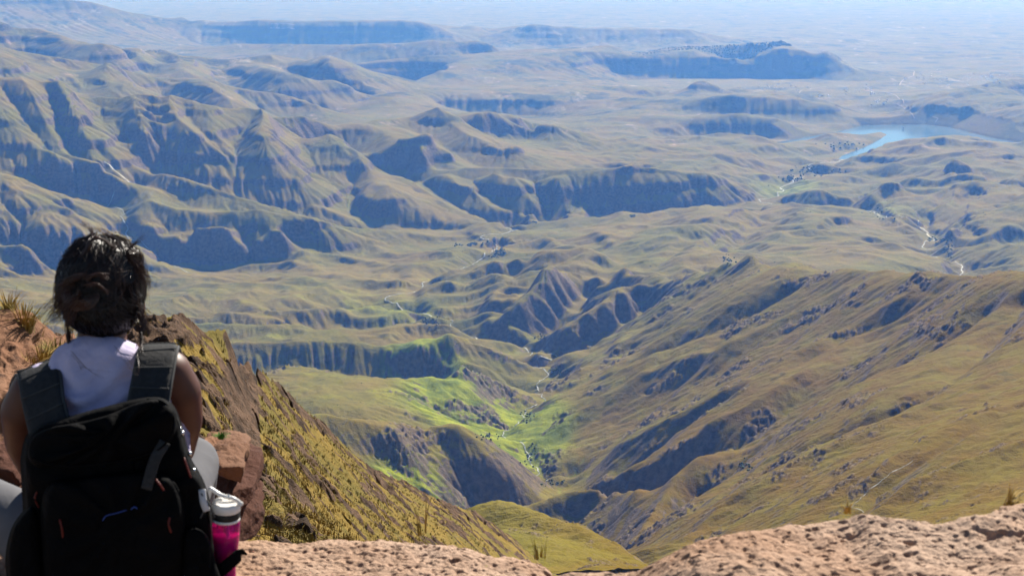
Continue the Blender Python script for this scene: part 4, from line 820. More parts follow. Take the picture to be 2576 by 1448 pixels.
tussock(2130, 1290, 2.85, .04, 'faint wisp of grass behind the middle of the right slab', 14, 1.2)
tussock(1355, 1405, 4.2, .08, 'thin pale grass stalks rising behind the end of the ledge', 12, .5)
tussock(1060, 1345, 4.1, .14, 'few thin grass stalks behind the middle of the ledge', 6, .3)
gmoss = NT('green_herb'); gmoss.color((0.06, 0.16, 0.02)); tussock(556, 1104, 4.4, .03, 'small bright green herb on top of the stacked slabs', 80, 1.2, gmoss.m)
# ------------------------------------------------------------------ the hiker, seen from behind, with backpack and bottle
def link_mesh(name, me, mat, parent=None, smooth=True):
    if mat: me.materials.append(mat)
    if smooth: me.polygons.foreach_set('use_smooth', np.ones(len(me.polygons), bool))
    o = bpy.data.objects.new(name, me); C.objects.link(o)
    if parent: o.parent = parent
    return o
def skin(name, nodes, edges, mat, parent=None, sub=2, root=0, post=None, voxel=0.004, smooth=5):
    # one continuous surface: tapered capsules between the joints, fused by a voxel remesh and smoothed
    ico = bmesh.new(); bmesh.ops.create_icosphere(ico, subdivisions=3, radius=1); S = np.array([v.co[:] for v in ico.verts]); ico.free()
    bm = bmesh.new()
    def rad(r): return np.array((r, r, r)) if not isinstance(r, tuple) else np.array((r[0], r[1], (r[0] + r[1]) / 2))
    for i, j in edges:
        (a, ra), (b, rb) = nodes[i], nodes[j]; P = np.concatenate([S * rad(ra) + np.array(a[:]), S * rad(rb) + np.array(b[:])])
        vs = [bm.verts.new(p) for p in P]; h = bmesh.ops.convex_hull(bm, input=vs)
        bmesh.ops.delete(bm, geom=[g for g in set(h['geom_interior'] + h['geom_unused']) if isinstance(g, bmesh.types.BMVert)], context='VERTS')
    bmesh.ops.recalc_face_normals(bm, faces=bm.faces[:])
    me = bpy.data.meshes.new(name); bm.to_mesh(me); bm.free(); o = bpy.data.objects.new(name, me); C.objects.link(o)
    m3 = o.modifiers.new('r', 'REMESH'); m3.mode = 'VOXEL'; m3.voxel_size = voxel
    m4 = o.modifiers.new('c', 'SMOOTH'); m4.iterations = smooth; m4.factor = 0.6
    dg = bpy.context.evaluated_depsgraph_get(); dg.update(); ev = bpy.data.meshes.new_from_object(o.evaluated_get(dg))
    o.modifiers.clear(); bpy.data.objects.remove(o); bpy.data.meshes.remove(me); ev.name = name
    if post:
        for v in ev.vertices: v.co = post(v.co.copy())
    ev.materials.clear(); return link_mesh(name, ev, mat, parent)
def sweep(name, pts, radii, mat, parent=None, seg=10, flat=None, up=None, caps=True):
    # tube or flat band along pts; flat = thickness ratio across the band, up = normals
    bm = bmesh.new(); rings = []; n = len(pts); P = [Vector(p) for p in pts]
    for i, p in enumerate(P):
        t_ = (P[min(i + 1, n - 1)] - P[max(i - 1, 0)]).normalized()
        u = Vector(up[i] if up else (0, 0, 1)); s_ = t_.cross(u)
        if s_.length < 1e-4: s_ = t_.cross(Vector((1, 0, 0)))
        s_.normalize(); v = s_.cross(t_).normalized(); r = radii[i] if isinstance(radii, (list, tuple)) else radii
        ring = []
        for k in range(seg):
            a = 2 * math.pi * k / seg; ca, sa = math.cos(a), math.sin(a)
            if flat: ca = math.copysign(abs(ca) ** .55, ca); sa = math.copysign(abs(sa) ** .55, sa)
            ring.append(bm.verts.new(p + s_ * r * ca + v * r * (flat or 1) * sa))
        rings.append(ring)
    for a, b in zip(rings[:-1], rings[1:]):
        for k in range(seg): bm.faces.new((a[k], a[(k + 1) % seg], b[(k + 1) % seg], b[k]))
    if caps:
        bm.faces.new(rings[0][::-1]); bm.faces.new(rings[-1])
    me = bpy.data.meshes.new(name); bm.normal_update(); bm.to_mesh(me); bm.free(); return link_mesh(name, me, mat, parent)
def spline(pts, n=24):
    P = [Vector(p) for p in pts]; P = [P[0] * 2 - P[1]] + P + [P[-1] * 2 - P[-2]]; out = []
    m = len(P) - 3
    for i in range(n + 1):
        f = i / n * m; k = min(int(f), m - 1); t_ = f - k; a, b, c, d = P[k:k + 4]
        out.append(0.5 * ((2 * b) + (c - a) * t_ + (2 * a - 5 * b + 4 * c - d) * t_ ** 2 + (3 * b - 3 * c + d - a) * t_ ** 3))
    return out
skinm = plain('skin', (0.080, 0.024, 0.012), 0.5, 0.35, 0.1, 20); skinm.node_tree.nodes['Principled BSDF'].inputs['Subsurface Weight'].default_value = 0.12
skinm.node_tree.nodes['Principled BSDF'].inputs['Subsurface Radius'].default_value = (0.02, 0.008, 0.004)
def cloth(name, col, bs, bd, scale, var=.06, rough=.85, spec=.2, aniso=None):
    t = NT(name); p = t.obj(); n = t.noise(p if not aniso else t.vscale(p, aniso), scale, 4, .5, 1.0); t.color(t.mix(t.range(n, .3, .7), tuple(c * (1 - var) for c in col), tuple(min(1, c * (1 + var)) for c in col)))
    t.b.inputs['Roughness'].default_value = rough; t.b.inputs['Specular IOR Level'].default_value = spec; t.bump(n, bs, bd); return t.m
shirtm = cloth('white_cotton', (0.50, 0.45, 0.62), 0.7, 0.03, 6.5, .03, .8, .2, (1, 1, 2.2))
shirtm.node_tree.nodes['Principled BSDF'].inputs['Subsurface Weight'].default_value = 0.0
legm = cloth('grey_leggings', (0.12, 0.12, 0.13), 0.25, 0.02, 9, .05)
packm = cloth('black_nylon', (0.0035, 0.0035, 0.004), 0.6, 0.02, 14, .2, .8, .04)
strapm = cloth('padded_grey_webbing', (0.030, 0.030, 0.031), 0.3, 0.01, 60, .15, .85, .15)
trimm = plain('pale_grey_piping', (0.06, 0.06, 0.06), .8, .1)
redm = plain('red_cord', (0.10, 0.008, 0.005), .6)
metalm = plain('buckle_metal', (0.7, 0.7, 0.7), .25, .6); metalm.node_tree.nodes['Principled BSDF'].inputs['Metallic'].default_value = 1
U = lambda px, py, y: at(px, py, y)
YB = 3.12
root = bpy.data.objects.new('person', None); C.objects.link(root); root.location = U(270, 1448, YB)
tag(root, 'hiker seen from behind with messy tied-up dark hair, white sleeveless top and grey leggings', 'person')
PR = root.location.copy()
def loc(v): return v - PR
def B(px, py, y): return loc(U(px, py, y))
# continuous body: pelvis, spine, neck, head core, arms, legs (a skin surface)
N = [(B(270,1400,3.2), (.135,.10)), (B(268,1250,3.18), (.115,.085)), (B(262,1110,3.14), (.135,.088)), (B(256,1000,3.12), (.138,.080)), (B(252,925,3.14), (.085,.062)),
     (B(255,880,3.16), .060), (B(258,815,3.17), .054), (B(262,745,3.19), (.070,.080)), (B(262,690,3.19), (.074,.086)),
     # right shoulder and arm: 9..
     (B(345,925,3.14), .058), (B(418,940,3.16), .060), (B(447,985,3.17), .056), (B(458,1055,3.20), .050), (B(450,1130,3.26), .040), (B(425,1130,3.42), .036), (B(400,1150,3.58), .028), (B(392,1160,3.66), .030),
     # left shoulder and arm: 17..
     (B(165,965,3.14), .058), (B(92,985,3.15), .060), (B(62,1035,3.15), .056), (B(66,1110,3.18), .050), (B(92,1180,3.24), .040), (B(130,1200,3.42), .036), (B(160,1200,3.58), .028), (B(172,1205,3.66), .030),
     # legs 25.. right hip, thigh, knee, calf, ankle, foot
     (B(340,1405,3.24), .098), (B(430,1280,3.42), .082), (B(482,1165,3.62), .064), (B(478,1300,3.72), .052), (B(470,1400,3.74), .040), (B(470,1420,3.86), .036),
     (B(190,1410,3.24), .098), (B(70,1330,3.30), .080), (B(-45,1262,3.42), .060), (B(-10,1350,3.66), .050), (B(40,1400,3.74), .040), (B(60,1415,3.86), .036)]
E = [(0,1),(1,2),(2,3),(3,4),(4,5),(5,6),(6,7),(7,8),(3,9),(9,10),(10,11),(11,12),(12,13),(13,14),(14,15),(15,16),(3,17),(17,18),(18,19),(19,20),(20,21),(21,22),(22,23),(23,24),(0,25),(25,26),(26,27),(27,28),(28,29),(29,30),(0,31),(31,32),(32,33),(33,34),(34,35),(35,36)]
body = skin('body', N, E, skinm, root, 2, 0, None, 0.007, 10)
# hands clasped in front: palm, four fingers and a thumb each
for (wr, sx) in ((B(390,1163,3.68), -1), (B(176,1207,3.68), 1)):
    nodes = [(wr, .028), (wr + Vector((sx * .03, .045, -.01)), (.036, .018))]; ed_ = [(0, 1)]
    for k in range(4):
        b = nodes[1][0] + Vector((sx * .012 * (k - 1.5) , .022, .018 * (1.5 - k))); i = len(nodes); L_ = (.034, .039, .036, .028)[k]
        nodes += [(b, .0095), (b + Vector((sx * .015, L_, -.006)), .0088), (b + Vector((sx * .030, L_ * 1.35, -.022)), .0080), (b + Vector((sx * .034, L_ * 1.25, -.040)), .0070)]
        ed_ += [(1, i), (i, i + 1), (i + 1, i + 2), (i + 2, i + 3)]
    i = len(nodes); b = wr + Vector((sx * .012, .02, .024)); nodes += [(b, .012), (b + Vector((sx * .022, .022, .016)), .010), (b + Vector((sx * .038, .045, .012)), .0085)]; ed_ += [(0, i), (i, i + 1), (i + 1, i + 2)]
    skin('hand', nodes, ed_, skinm, root, 1, 0, None, 0.0022, 3)
# sleeveless top
NS = [(B(270,1390,3.2), (.150,.112)), (B(268,1250,3.18), (.132,.102)), (B(262,1110,3.14), (.152,.104)), (B(255,1010,3.115), (.150,.104)), (B(252,950,3.13), (.128,.088)), (B(252,943,3.140), (.088,.066)),
      (B(330,935,3.14), .064), (B(392,936,3.155), .066), (B(178,972,3.14), .062), (B(118,978,3.15), .066)]
def pinch(v):
    v = v.copy(); w_ = v + PR
    f = 0.010 * math.sin(w_.z * 46 + 5 * w_.x) * max(0, 1 - abs(w_.x - at(262, 1000, 3.1).x) * 5) + 0.006 * math.sin(w_.x * 60 + w_.z * 25)
    dx, dz = w_.x - at(250, 885, 3.1).x, w_.z - at(250, 885, 3.1).z; rr0 = math.hypot(dx, dz * 1.15); an = math.atan2(dx, -dz)
    g = math.exp(-((rr0 - .13) / .09) ** 2) * .0065 * math.sin(rr0 * 120 + 1.2 * an + 2 * math.sin(an * 2)) * (1 if w_.y < 3.14 else .2)
    v.y += f * .8 + g; v.z -= g * .4; return v
top = skin('sleeveless_top', NS, [(0,1),(1,2),(2,3),(3,4),(4,5),(3,6),(6,7),(3,8),(8,9)], shirtm, root, 2, 0, pinch, 0.006, 14)
# loose side panel of the top on the right, falling from the armpit over the hip
bm = bmesh.new(); rows = []
for (lx, rx, py, y) in ((404,440,955,3.10),(410,452,1000,3.09),(414,468,1050,3.08),(418,478,1090,3.08),(424,479,1130,3.09),(430,475,1170,3.10),(436,470,1210,3.12),(440,464,1240,3.14)):
    rows.append([bm.verts.new(B(lx + (rx - lx) * k / 6, py, y + .10 * (k / 6) ** 2 - .015 * math.sin(k * 1.3))) for k in range(7)])
for a, b in zip(rows[:-1], rows[1:]):
    for k in range(6): bm.faces.new((a[k], a[k + 1], b[k + 1], b[k]))
me = bpy.data.meshes.new('top_side_fold'); bmesh.ops.solidify(bm, geom=bm.faces[:], thickness=0.004); bmesh.ops.recalc_face_normals(bm, faces=bm.faces[:]); bm.to_mesh(me); bm.free(); link_mesh('side_fold', me, shirtm, root)
# leggings
NL_ = [(B(270,1405,3.2), (.145,.11)), (B(340,1407,3.24), .106), (B(428,1282,3.42), .092), (B(482,1165,3.62), .075), (B(480,1300,3.72), .060), (B(470,1392,3.74), .047),
       (B(190,1412,3.24), .106), (B(70,1332,3.30), .088), (B(-45,1262,3.42), .072), (B(-10,1350,3.66), .058), (B(40,1392,3.74), .047)]
skin('leggings', NL_, [(0,1),(1,2),(2,3),(3,4),(4,5),(0,6),(6,7),(7,8),(8,9),(9,10)], legm, root, 2, 0, None, 0.008, 8)
shoem = plain('hiking_shoe', (0.05, 0.045, 0.04), .7)
for p_ in (B(470,1425,3.9), B(60,1420,3.9)):
    skin('shoe', [(p_ + Vector((0, -.06, .01)), .042), (p_ + Vector((0, 0, 0)), .045), (p_ + Vector((0, .10, -.01)), (.046, .034)), (p_ + Vector((0, .15, -.012)), (.036, .026))], [(0, 1), (1, 2), (2, 3)], shoem, root, 2)
# head with face and ears
HC = B(260, 728, 3.18); HR = Vector((.078, .098, .112))
bm = bmesh.new(); bmesh.ops.create_icosphere(bm, subdivisions=5, radius=1)
for v in bm.verts:
    x, y, z = v.co; j = 1 - 0.22 * max(0, -z) ** 1.5; v.co = Vector((x * HR.x * j, y * HR.y * (1 - .1 * max(0, -z)), z * HR.z))
    fx, fz = v.co.x, v.co.z                                              # the face looks away, towards +Y
    if y > .3:
        v.co.y += .022 * math.exp(-(fx / .010) ** 2 - ((fz + .022) / .020) ** 2) + .008 * math.exp(-(fx / .022) ** 2 - ((fz + .058) / .009) ** 2) + .008 * math.exp(-(fx / .03) ** 2 - ((fz + .088) / .014) ** 2)
        for s in (-1, 1): v.co.y -= .010 * math.exp(-((fx - s * .030) / .014) ** 2 - ((fz - .004) / .010) ** 2)
    v.co += HC
me = bpy.data.meshes.new('face'); bm.to_mesh(me); bm.free(); head = link_mesh('head', me, skinm, root)
eyem = plain('eye_white', (.8, .8, .8), .2)
for s in (-1, 1):
    bm = bmesh.new(); bmesh.ops.create_uvsphere(bm, u_segments=12, v_segments=8, radius=.011)
    for v in bm.verts: v.co += HC + Vector((s * .030, .083, .004))
    me = bpy.data.meshes.new('eye'); bm.to_mesh(me); bm.free(); link_mesh('eye', me, eyem, head)
    bm = bmesh.new(); bmesh.ops.create_icosphere(bm, subdivisions=3, radius=1)
    for v in bm.verts: v.co = Vector((v.co.x * .010 + s * (.080 + .006 * v.co.y), v.co.y * .016, v.co.z * .030 - .024)) + HC + Vector((0, .005, -.018))
    me = bpy.data.meshes.new('ear'); bm.to_mesh(me); bm.free(); link_mesh('ear', me, skinm, head)
# hair: a combed cap, a loose twisted knot on the left and many loose strands
hairm = NT('dark_brown_hair'); p = hairm.obj(); n = hairm.noise(hairm.vscale(p, (40, 12, 12)), 6, 4, .6)
hairm.color(hairm.mix(hairm.range(n, .35, .7), (0.005, 0.003, 0.003), (0.016, 0.007, 0.005))); hairm.b.inputs['Roughness'].default_value = .30; hairm.b.inputs['Specular IOR Level'].default_value = .7; hairm.bump(n, .5, .004)
hairm2 = plain('sunlight_painted_strands', (0.045, 0.016, 0.009), .38, .6)  # lighter copy of the hair: sunlight on knot and loose strands in the colour
bm = bmesh.new(); bmesh.ops.create_icosphere(bm, subdivisions=6, radius=1); CO = B(260, 732, 3.175)
PX = 3.175 / FPX
for v in bm.verts:
    d = v.co.copy(); x, y, z = d
    r = Vector((.0965, .112, .128)); nn = perlin(np.array([x * 3.1 + 9]), np.array([z * 2.2 + y * 1.7]), 5)[0]; f2 = perlin(np.array([x * 14 + z * 3]), np.array([y * 5.0 + 4]), 6)[0]
    k = 1 + .035 * nn + .016 * f2
    if z < -.1: k *= 1 - .10 * min(1, (-z - .1) * 1.1)
    q = Vector((x * r.x, y * r.y, z * r.z)) * k
    if y > .15 and z < .45: q = q * (1 - .16 * min(1, (y - .15) * 3))        # face side stays inside the head
    v.co = q + CO
me = bpy.data.meshes.new('hair'); bm.to_mesh(me); bm.free(); hair = link_mesh('hair', me, plain('hair_underside', (0.006, 0.004, 0.004), .8, .08), root)
def strands(name, paths, mat, w0=.0011, parent=hair, seg=14):
    V = []; F = []
    for P, w_ in paths:
        Q = spline(P, seg); i0 = len(V)
        for i, q in enumerate(Q):
            t_ = (Q[min(i + 1, seg)] - Q[max(i - 1, 0)]).normalized(); s_ = t_.cross(Vector((.2, 1, .1))).normalized(); b = s_.cross(t_); ww = w0 * w_ * (1 - .75 * (i / seg) ** 2)
            for a in (0, 2.094, 4.189): V.append(q + s_ * math.cos(a) * ww + b * math.sin(a) * ww)
            if i:
                o_ = i0 + 3 * i
                for k in range(3): F.append((o_ - 3 + k, o_ - 3 + (k + 1) % 3, o_ + (k + 1) % 3, o_ + k))
    me = bpy.data.meshes.new(name); me.from_pydata([v[:] for v in V], [], F); return link_mesh(name, me, mat, parent)
rr = random.Random(3); paths = []; KN = B(205, 742, 3.065)
def onhead(th, ph, k=1.0):      # th from crown, ph around
    return CO + Vector((math.sin(th) * math.sin(ph) * .0955, -math.sin(th) * math.cos(ph) * .112, math.cos(th) * .128)) * k
for i in range(1900):
    ph = rr.uniform(-2.6, 2.6); th0 = rr.uniform(.05, 1.25) if abs(ph) < 1.9 else rr.uniform(.2, .9); k = 1.012 + rr.random() ** 3 * .07; s = onhead(th0, ph, k)
    m1 = onhead(th0 * .6 + .55, ph * .75 - .14, k + .006); m2 = onhead(rr.uniform(1.0, 1.65), ph * .4 - .45, k + .012); e_ = KN + Vector((rr.gauss(0, .012), rr.gauss(0, .008), rr.gauss(0, .014)))
    paths.append(([s, m1, m2, e_], rr.uniform(.6, 1.5)))
for i in range(700):            # lower hair swept up from the nape
    ph = rr.uniform(-1.7, 1.7); s = onhead(rr.uniform(1.9, 2.35), ph, .93 + rr.random() * .04); m1 = onhead(rr.uniform(1.5, 2.0), ph * .8 - .1, 1.0 + rr.random() * .02); paths.append(([s, m1, KN + Vector((rr.gauss(0, .016), rr.gauss(0, .006), rr.gauss(-.01, .014)))], rr.uniform(.6, 1.4)))
strands('combed_strands', paths, hairm.m)
paths = []                      # the knot: loops around KN
for i in range(420):
    a0 = rr.uniform(0, 6.28); ra = rr.uniform(.012, .034); tl = rr.uniform(-.4, .4); P = []
    for k in range(6):
        a = a0 + k * .95; P.append(KN + Vector((math.cos(a) * ra * 1.25, math.sin(a * 1.0 + tl) * .013 - .006, math.sin(a) * ra * .85 + tl * .01)))
    paths.append((P, rr.uniform(.7, 1.5)))
strands('hair_knot', paths, hairm2, .0012)
paths = []
def wisp(a, b, c, n, sp, w_=1.0):
    for i in range(n):
        g = lambda s: Vector((rr.gauss(0, s), rr.gauss(0, s), rr.gauss(0, s))) * PX
        paths.append(([a + g(4), b + g(sp * .6), c + g(sp)], w_ * rr.uniform(.5, 1.2)))
wisp(B(215,690,3.05), B(178,702,3.05), B(150,722,3.07), 40, 9); wisp(B(200,735,3.05), B(172,770,3.05), B(140,800,3.06), 60, 12)
wisp(B(198,750,3.06), B(182,790,3.06), B(168,826,3.07), 34, 9); wisp(B(170,745,3.07), B(150,760,3.08), B(122,800,3.09), 40, 13); wisp(B(185,715,3.06), B(150,740,3.07), B(128,780,3.07), 26, 14)
wisp(B(215,700,3.05), B(245,690,3.045), B(268,698,3.05), 40, 4, 1.3); wisp(B(222,716,3.045), B(246,716,3.04), B(272,736,3.05), 26, 3, 1.5)
wisp(B(240,610,3.15), B(225,572,3.16), B(205,562,3.18), 14, 7, .8); wisp(B(275,612,3.16), B(262,585,3.17), B(232,566,3.18), 10, 8, .7); wisp(B(285,618,3.16), B(276,590,3.17), B(250,580,3.18), 12, 8, .7)
wisp(B(212,640,3.1), B(240,598,3.11), B(290,622,3.12), 44, 3.5, 1.1); wisp(B(190,640,3.1), B(176,645,3.12), B(164,660,3.12), 16, 7, .7)
wisp(B(310,640,3.14), B(332,620,3.15), B(362,596,3.16), 12, 7, .8); wisp(B(320,640,3.14), B(345,640,3.16), B(352,680,3.16), 34, 9); wisp(B(330,650,3.14), B(352,675,3.15), B(366,705,3.16), 40, 9); wisp(B(345,680,3.14), B(360,700,3.15), B(380,716,3.16), 16, 9, .7)
wisp(B(348,790,3.13), B(360,815,3.12), B(350,875,3.10), 26, 5); wisp(B(350,780,3.13), B(368,800,3.13), B(366,850,3.12), 16, 6, .8); wisp(B(338,800,3.13), B(352,840,3.1), B(356,884,3.06), 12, 4, .9)
wisp(B(170,800,3.14), B(172,850,3.12), B(190,905,3.08), 24, 4); wisp(B(180,820,3.14), B(178,880,3.1), B(205,925,3.05), 8, 4, .8); wisp(B(345,760,3.13), B(362,778,3.13), B(384,800,3.14), 10, 8, .7)
wisp(B(290,870,3.07), B(325,915,3.01), B(342,945,2.995), 3, 5, .45); wisp(B(345,885,3.05), B(348,930,3.01), B(330,965,2.99), 3, 5, .45); wisp(B(185,890,3.06), B(215,925,3.01), B(262,948,2.99), 3, 6, .45)
for i in range(260):
    ph = rr.uniform(-3.1, 3.1); th = rr.uniform(.2, 1.3); s = onhead(th, ph, 1.02); o1 = onhead(th + rr.uniform(.1, .35), ph + rr.uniform(-.2, .2), 1.08 + rr.random() * .06); o2 = onhead(th + rr.uniform(.4, .8), ph + rr.uniform(-.4, .4), 1.06 + rr.random() * .12); paths.append(([s, o1, o2], rr.uniform(.35, .7)))
strands('loose_strands', paths, hairm2, .00115)

# nape hair edge
# ------------------------------------------------------------------ backpack (rests on the back, its own thing)
bp = bpy.data.objects.new('backpack', None); C.objects.link(bp); bp.location = U(300, 1448, 2.95)
tag(bp, 'large black backpack with grey padded straps on the hiker\'s back', 'backpack')
PR = bp.location.copy()
def pillow(name, outline, yb, depth, mat, parent, sub=1, inset=.035, bulge=.03, wr=0.0):
    # soft box: an outline in the plane facing the camera, rounded towards the viewer
    bm = bmesh.new(); n = len(outline); cx_ = sum(p[0] for p in outline) / n; cy_ = sum(p[1] for p in outline) / n; rings = []
    for s, dy in ((1.0, depth), (1.015, depth * .75), (1.02, depth * .35), (1.0, .02), (.965, .004), (.90, -.004), (.6, -.014), (.3, -.02)):
        ring = []
        for i, (px, py) in enumerate(outline):
            q = (cx_ + (px - cx_) * s, cy_ + (py - cy_) * s); w_ = wr * math.sin(px * .07 + py * .045 + s * 3) if s < 1 else 0
            ring.append(bm.verts.new(B(q[0], q[1], yb + dy + w_)))
        rings.append(ring)
    for a, b in zip(rings[:-1], rings[1:]):
        for k in range(n): bm.faces.new((a[k], a[(k + 1) % n], b[(k + 1) % n], b[k]))
    bm.faces.new(rings[0][::-1]); bm.faces.new(rings[-1]); bmesh.ops.recalc_face_normals(bm, faces=bm.faces[:])
    bmesh.ops.subdivide_edges(bm, edges=bm.edges[:], cuts=1, use_grid_fill=True, smooth=0.8)
    me = bpy.data.meshes.new(name); bm.to_mesh(me); bm.free(); return link_mesh(name, me, mat, parent)
def closed(pts, n): 
    P = [Vector((p[0], p[1], 0)) for p in pts]; m = len(P); out = []
    for i in range(n):
        f = i / n * m; k = int(f); t_ = f - k; a, b, c, d = (P[(k - 1) % m], P[k % m], P[(k + 1) % m], P[(k + 2) % m])
        q = 0.5 * ((2 * b) + (c - a) * t_ + (2 * a - 5 * b + 4 * c - d) * t_ ** 2 + (3 * b - 3 * c + d - a) * t_ ** 3); out.append((q.x, q.y))
    return out
main = pillow('main_compartment', closed([(66,1140),(90,1082),(180,1050),(300,1018),(380,1003),(425,1020),(448,1070),(470,1150),(505,1215),(524,1290),(530,1400),(528,1500),(300,1520),(70,1500),(62,1400),(70,1300),(66,1200)], 64), 2.86, .22, packm, bp, wr=.006)
pillow('lid', closed([(74,1130),(110,1082),(250,1050),(350,1012),(405,1006),(440,1040),(436,1095),(400,1140),(300,1165),(160,1175),(90,1172)], 48), 2.835, .14, packm, bp, wr=.012)
pillow('front_pocket', closed([(120,1230),(200,1205),(330,1190),(420,1200),(455,1260),(460,1360),(440,1470),(300,1490),(140,1470),(110,1360)], 40), 2.80, .08, packm, bp, wr=.006)
pillow('side_pocket', closed([(470,1330),(520,1345),(545,1420),(560,1455),(585,1475),(585,1560),(470,1560),(455,1420)], 28), 2.815, .11, packm, bp, wr=.004)
pillow('side_pocket', closed([(60,1290),(85,1280),(100,1350),(100,1480),(40,1490),(20,1420),(30,1340)], 28), 2.84, .12, packm, bp)
sweep('zip', spline([B(80,1150,2.818), B(150,1172,2.812), B(300,1160,2.806), B(395,1132,2.81), B(432,1090,2.82), B(436,1045,2.835), B(410,1010,2.85), B(370,1004,2.86)], 40), .0022, packm, bp, 6)
sweep('piping', spline([B(372,1003,2.90), B(420,1016,2.895), B(447,1062,2.89), B(452,1110,2.885), B(430,1170,2.86)], 30), .0035, strapm, bp, 6)
sweep('compression_strap', spline([B(415,1110,2.822), B(388,1160,2.80), B(368,1230,2.785)], 16), .012, strapm, bp, 8, .18, [(0, -1, 0)] * 17)
for a, b, c in (((392,1205),(402,1218),(412,1232)), ((427,1300),(424,1318),(430,1338)), ((462,1150),(476,1190),(488,1225)), ((96,1230),(88,1252),(98,1276)), ((150,1305),(156,1330),(158,1350)), ((472,1408),(480,1412),(490,1410))):
    yy = 2.775 if 110 < a[0] < 455 else 2.86
    sweep('red_cord', spline([B(*a, yy), B(*b, yy - .004), B(*c, yy)], 8), .0024, redm, bp, 6)
for q in ((452,1078,2.90),(458,1088,2.895),(448,1100,2.89),(452,1110,2.885),(477,1140,2.89),(486,1182,2.89)):
    bm = bmesh.new(); bmesh.ops.create_cube(bm, size=.0085); bmesh.ops.bevel(bm, geom=bm.edges[:], offset=.002, segments=2)
    for v in bm.verts: v.co += B(*q)
    me = bpy.data.meshes.new('buckle'); bm.to_mesh(me); bm.free(); link_mesh('buckle', me, metalm, bp)
sweep('pocket_strap', spline([B(520,1420,2.83), B(545,1438,2.845), B(575,1418,2.845), B(604,1392,2.87), B(608,1388,2.92)], 20), .014, packm, bp, 8, .2, [(0, -1, 0)] * 21)
# loose light strap end hanging beside the pocket
sweep('strap_end', spline([B(508,1230,2.86), B(512,1262,2.85), B(520,1284,2.85)], 12), [.008] * 13, plain('pale_webbing', (.5, .5, .52), .8), bp, 8, .3, [(0, -1, 0)] * 13)
sweep('elastic_cord', spline([B(506,1240,2.855), B(528,1270,2.85), B(540,1300,2.85)], 10), .0022, trimm, bp, 6); sweep('elastic_cord', spline([B(520,1262,2.852), B(512,1285,2.85), B(504,1302,2.85)], 10), .0022, trimm, bp, 6)
# stitched blue mark on the front pocket, too dark in the photo to read
bm_ = plain('blue_stitching', (0.02, 0.05, 0.22), .6)
sweep('blue_mark', spline([B(258,1308,2.772), B(268,1296,2.770), B(292,1290,2.768), B(318,1282,2.768)], 16), .0012, bm_, bp, 6); sweep('blue_mark', spline([B(330,1280,2.768), B(338,1274,2.768), B(345,1278,2.768)], 8), .0016, bm_, bp, 6)
# padded shoulder straps with pale edges and stitched ribs
def shoulder_strap(pts, w_, label=None):
    P = spline([B(*p[:3]) for p in pts], 40); up = [Vector(p[3:]) for p in pts]; m = len(up) - 1; ups = []
    for i in range(41):
        f = i / 40 * m; k = min(int(f), m - 1); ups.append(up[k].lerp(up[k + 1], f - k))
    o = sweep('shoulder_strap', P, w_, strapm, bp, 16, .20, ups)
    for s in (-1, 1):
        E_ = []
        for i in range(41):
            t_ = (P[min(i + 1, 40)] - P[max(i - 1, 0)]).normalized(); E_.append(P[i] + t_.cross(ups[i]).normalized() * w_ * 1.0 * s)
        sweep('edge_binding', E_, .0045, trimm, o, 6)
    for i in range(4, 40, 5):
        t_ = (P[min(i + 1, 40)] - P[max(i - 1, 0)]).normalized(); sd_ = t_.cross(ups[i]).normalized(); nn = sd_.cross(t_).normalized()
        nn = nn if nn.dot(ups[i]) > 0 else -nn
        sweep('stitched_rib', [P[i] + sd_ * w_ * k / 4 + nn * w_ * .205 for k in range(-4, 5)], .002, trimm, o, 5)
shoulder_strap([(428,1000,3.34, .2,.9,.3), (420,925,3.29, .15,.6,.7), (404,876,3.19, .1,0,1), (396,888,3.08, .05,-.6,.75), (382,960,3.00, 0,-1,.15), (368,1040,2.95, 0,-1,.05)], .043)
shoulder_strap([(70,1040,3.34, -.2,.9,.3), (78,965,3.29, -.2,.6,.7), (92,926,3.19, -.25,0,1), (100,945,3.08, -.1,-.6,.75), (112,1020,3.00, 0,-1,.15), (132,1100,2.95, 0,-1,.05)], .046)
# ------------------------------------------------------------------ drinking bottle in the side pocket
bt = bpy.data.objects.new('water_bottle', None); C.objects.link(bt); YT = 2.90; bt.location = U(568, 1470, YT)
tag(bt, 'translucent pink bottle with white flip lid in the side pocket of the backpack', 'bottle')
PR = bt.location.copy(); s_ = YT / FPX
pink = NT('pink_plastic'); pink.color((0.75, 0.02, 0.36)); pink.b.inputs['Roughness'].default_value = .12; pink.b.inputs['Specular IOR Level'].default_value = .5; pink.b.inputs['Transmission Weight'].default_value = .75; pink.b.inputs['IOR'].default_value = 1.25
wh = plain('white_plastic', (.78, .76, .72), .3, .5); blk = plain('black_rubber', (.012, .012, .012), .5)
tilt = Matrix.Rotation(R(3), 3, 'Y')
def lathe(name, prof, mat, off=Vector(), seg=40, parent=bt, caps=True):
    bm = bmesh.new(); rg = []
    for (r, z) in prof: rg.append([bm.verts.new(tilt @ Vector((r * math.cos(6.28318 * k / seg), r * math.sin(6.28318 * k / seg), z)) + off) for k in range(seg)])
    for a, b in zip(rg[:-1], rg[1:]):
        for k in range(seg): bm.faces.new((a[k], a[(k + 1) % seg], b[(k + 1) % seg], b[k]))
    if caps: bm.faces.new(rg[0][::-1]); bm.faces.new(rg[-1])
    bmesh.ops.recalc_face_normals(bm, faces=bm.faces[:]); me = bpy.data.meshes.new(name); bm.to_mesh(me); bm.free(); return link_mesh(name, me, mat, parent)
def hz(py): return YT * (ray(568, py)[1] - ray(568, 1470)[1])
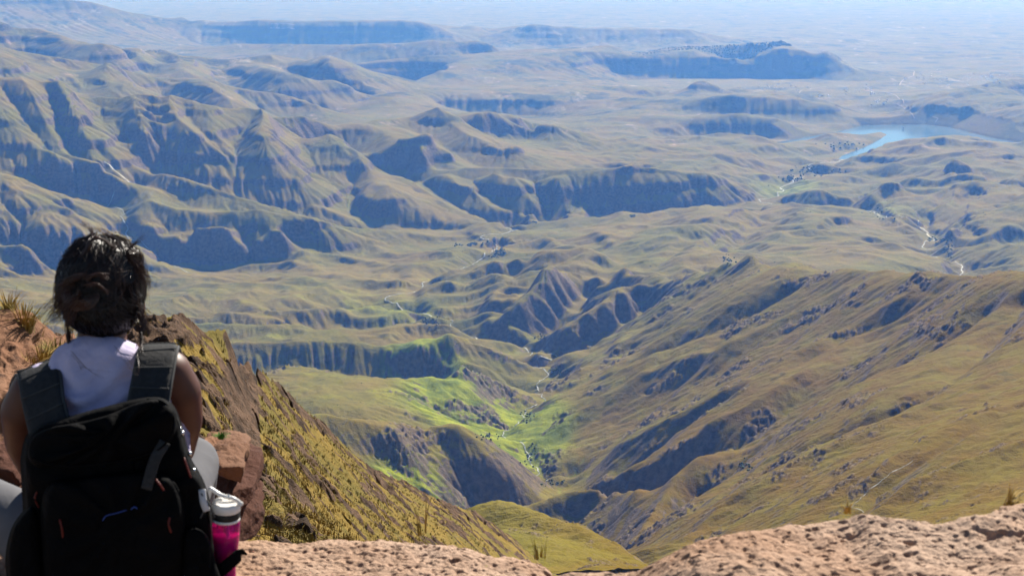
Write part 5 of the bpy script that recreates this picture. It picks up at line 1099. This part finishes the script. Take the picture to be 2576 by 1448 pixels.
prof = [(.020, hz(1560)), (.026, hz(1555)), (.026, hz(1500)), (.0225, hz(1455)), (.022, hz(1425)), (.025, hz(1395)), (.0285, hz(1360)), (.0305, hz(1330)), (.0305, hz(1315)), (.029, hz(1306))]
pf = []
for i in range(len(prof) - 1):
    for k in range(4): f = k / 4; f = f * f * (3 - 2 * f) * .5 + f * .5; pf.append((prof[i][0] + (prof[i + 1][0] - prof[i][0]) * f, prof[i][1] + (prof[i + 1][1] - prof[i][1]) * f))
pf.append(prof[-1]); lathe('bottle_body', pf, pink.m)
lathe('water', [(r * .88, z) for r, z in pf if z < hz(1345)], NT('dark_pink_water').m); bt.children[-1].data.materials[0].node_tree.nodes['Principled BSDF'].inputs['Base Color'].default_value = (.40, .01, .16, 1)
lathe('straw', [(.0035, hz(1540)), (.0035, hz(1310))], plain('pale_pink_straw', (.75, .25, .6), .4), Vector((.006, -.012, 0)), 12)
lathe('white_ring', [(.0295, hz(1307)), (.0305, hz(1305)), (.0305, hz(1301)), (.0295, hz(1300))], wh)
lathe('black_collar', [(.0300, hz(1300)), (.0305, hz(1298)), (.0305, hz(1285)), (.0295, hz(1283))], blk)
lid = lathe('lid', [(.0300, hz(1283)), (.0315, hz(1281)), (.0315, hz(1270)), (.030, hz(1263)), (.026, hz(1260)), (.024, hz(1263)), (.010, hz(1264))], wh)
def BT(px, py, dy=0): return loc(U(px, py, YT + dy))
sweep('flip_handle', spline([BT(602,1262,-.012), BT(585,1252,-.014), BT(560,1246,-.014), BT(545,1238,-.012), BT(533,1230,-.01), BT(527,1230,-.008)], 30), [.0045] * 25 + [.0055, .006, .006, .0055, .005, .003], wh, lid, 12)
sweep('flip_handle', spline([BT(602,1262,.014), BT(585,1252,.013), BT(560,1247,.012), BT(545,1238,.008), BT(534,1231,.002), BT(527,1230,-.004)], 30), .0045, wh, lid, 12)
sweep('hinge', [BT(604,1266,-.016), BT(605,1266,.016)], .006, wh, lid, 12); sweep('spout', spline([BT(540,1272,-.01), BT(541,1262,-.01), BT(548,1256,-.01), BT(560,1256,-.01)], 12), .0045, wh, lid, 12)
sweep('latch_pin', [BT(575,1243,-.02), BT(576,1262,-.02)], .0016, metalm, lid, 8)
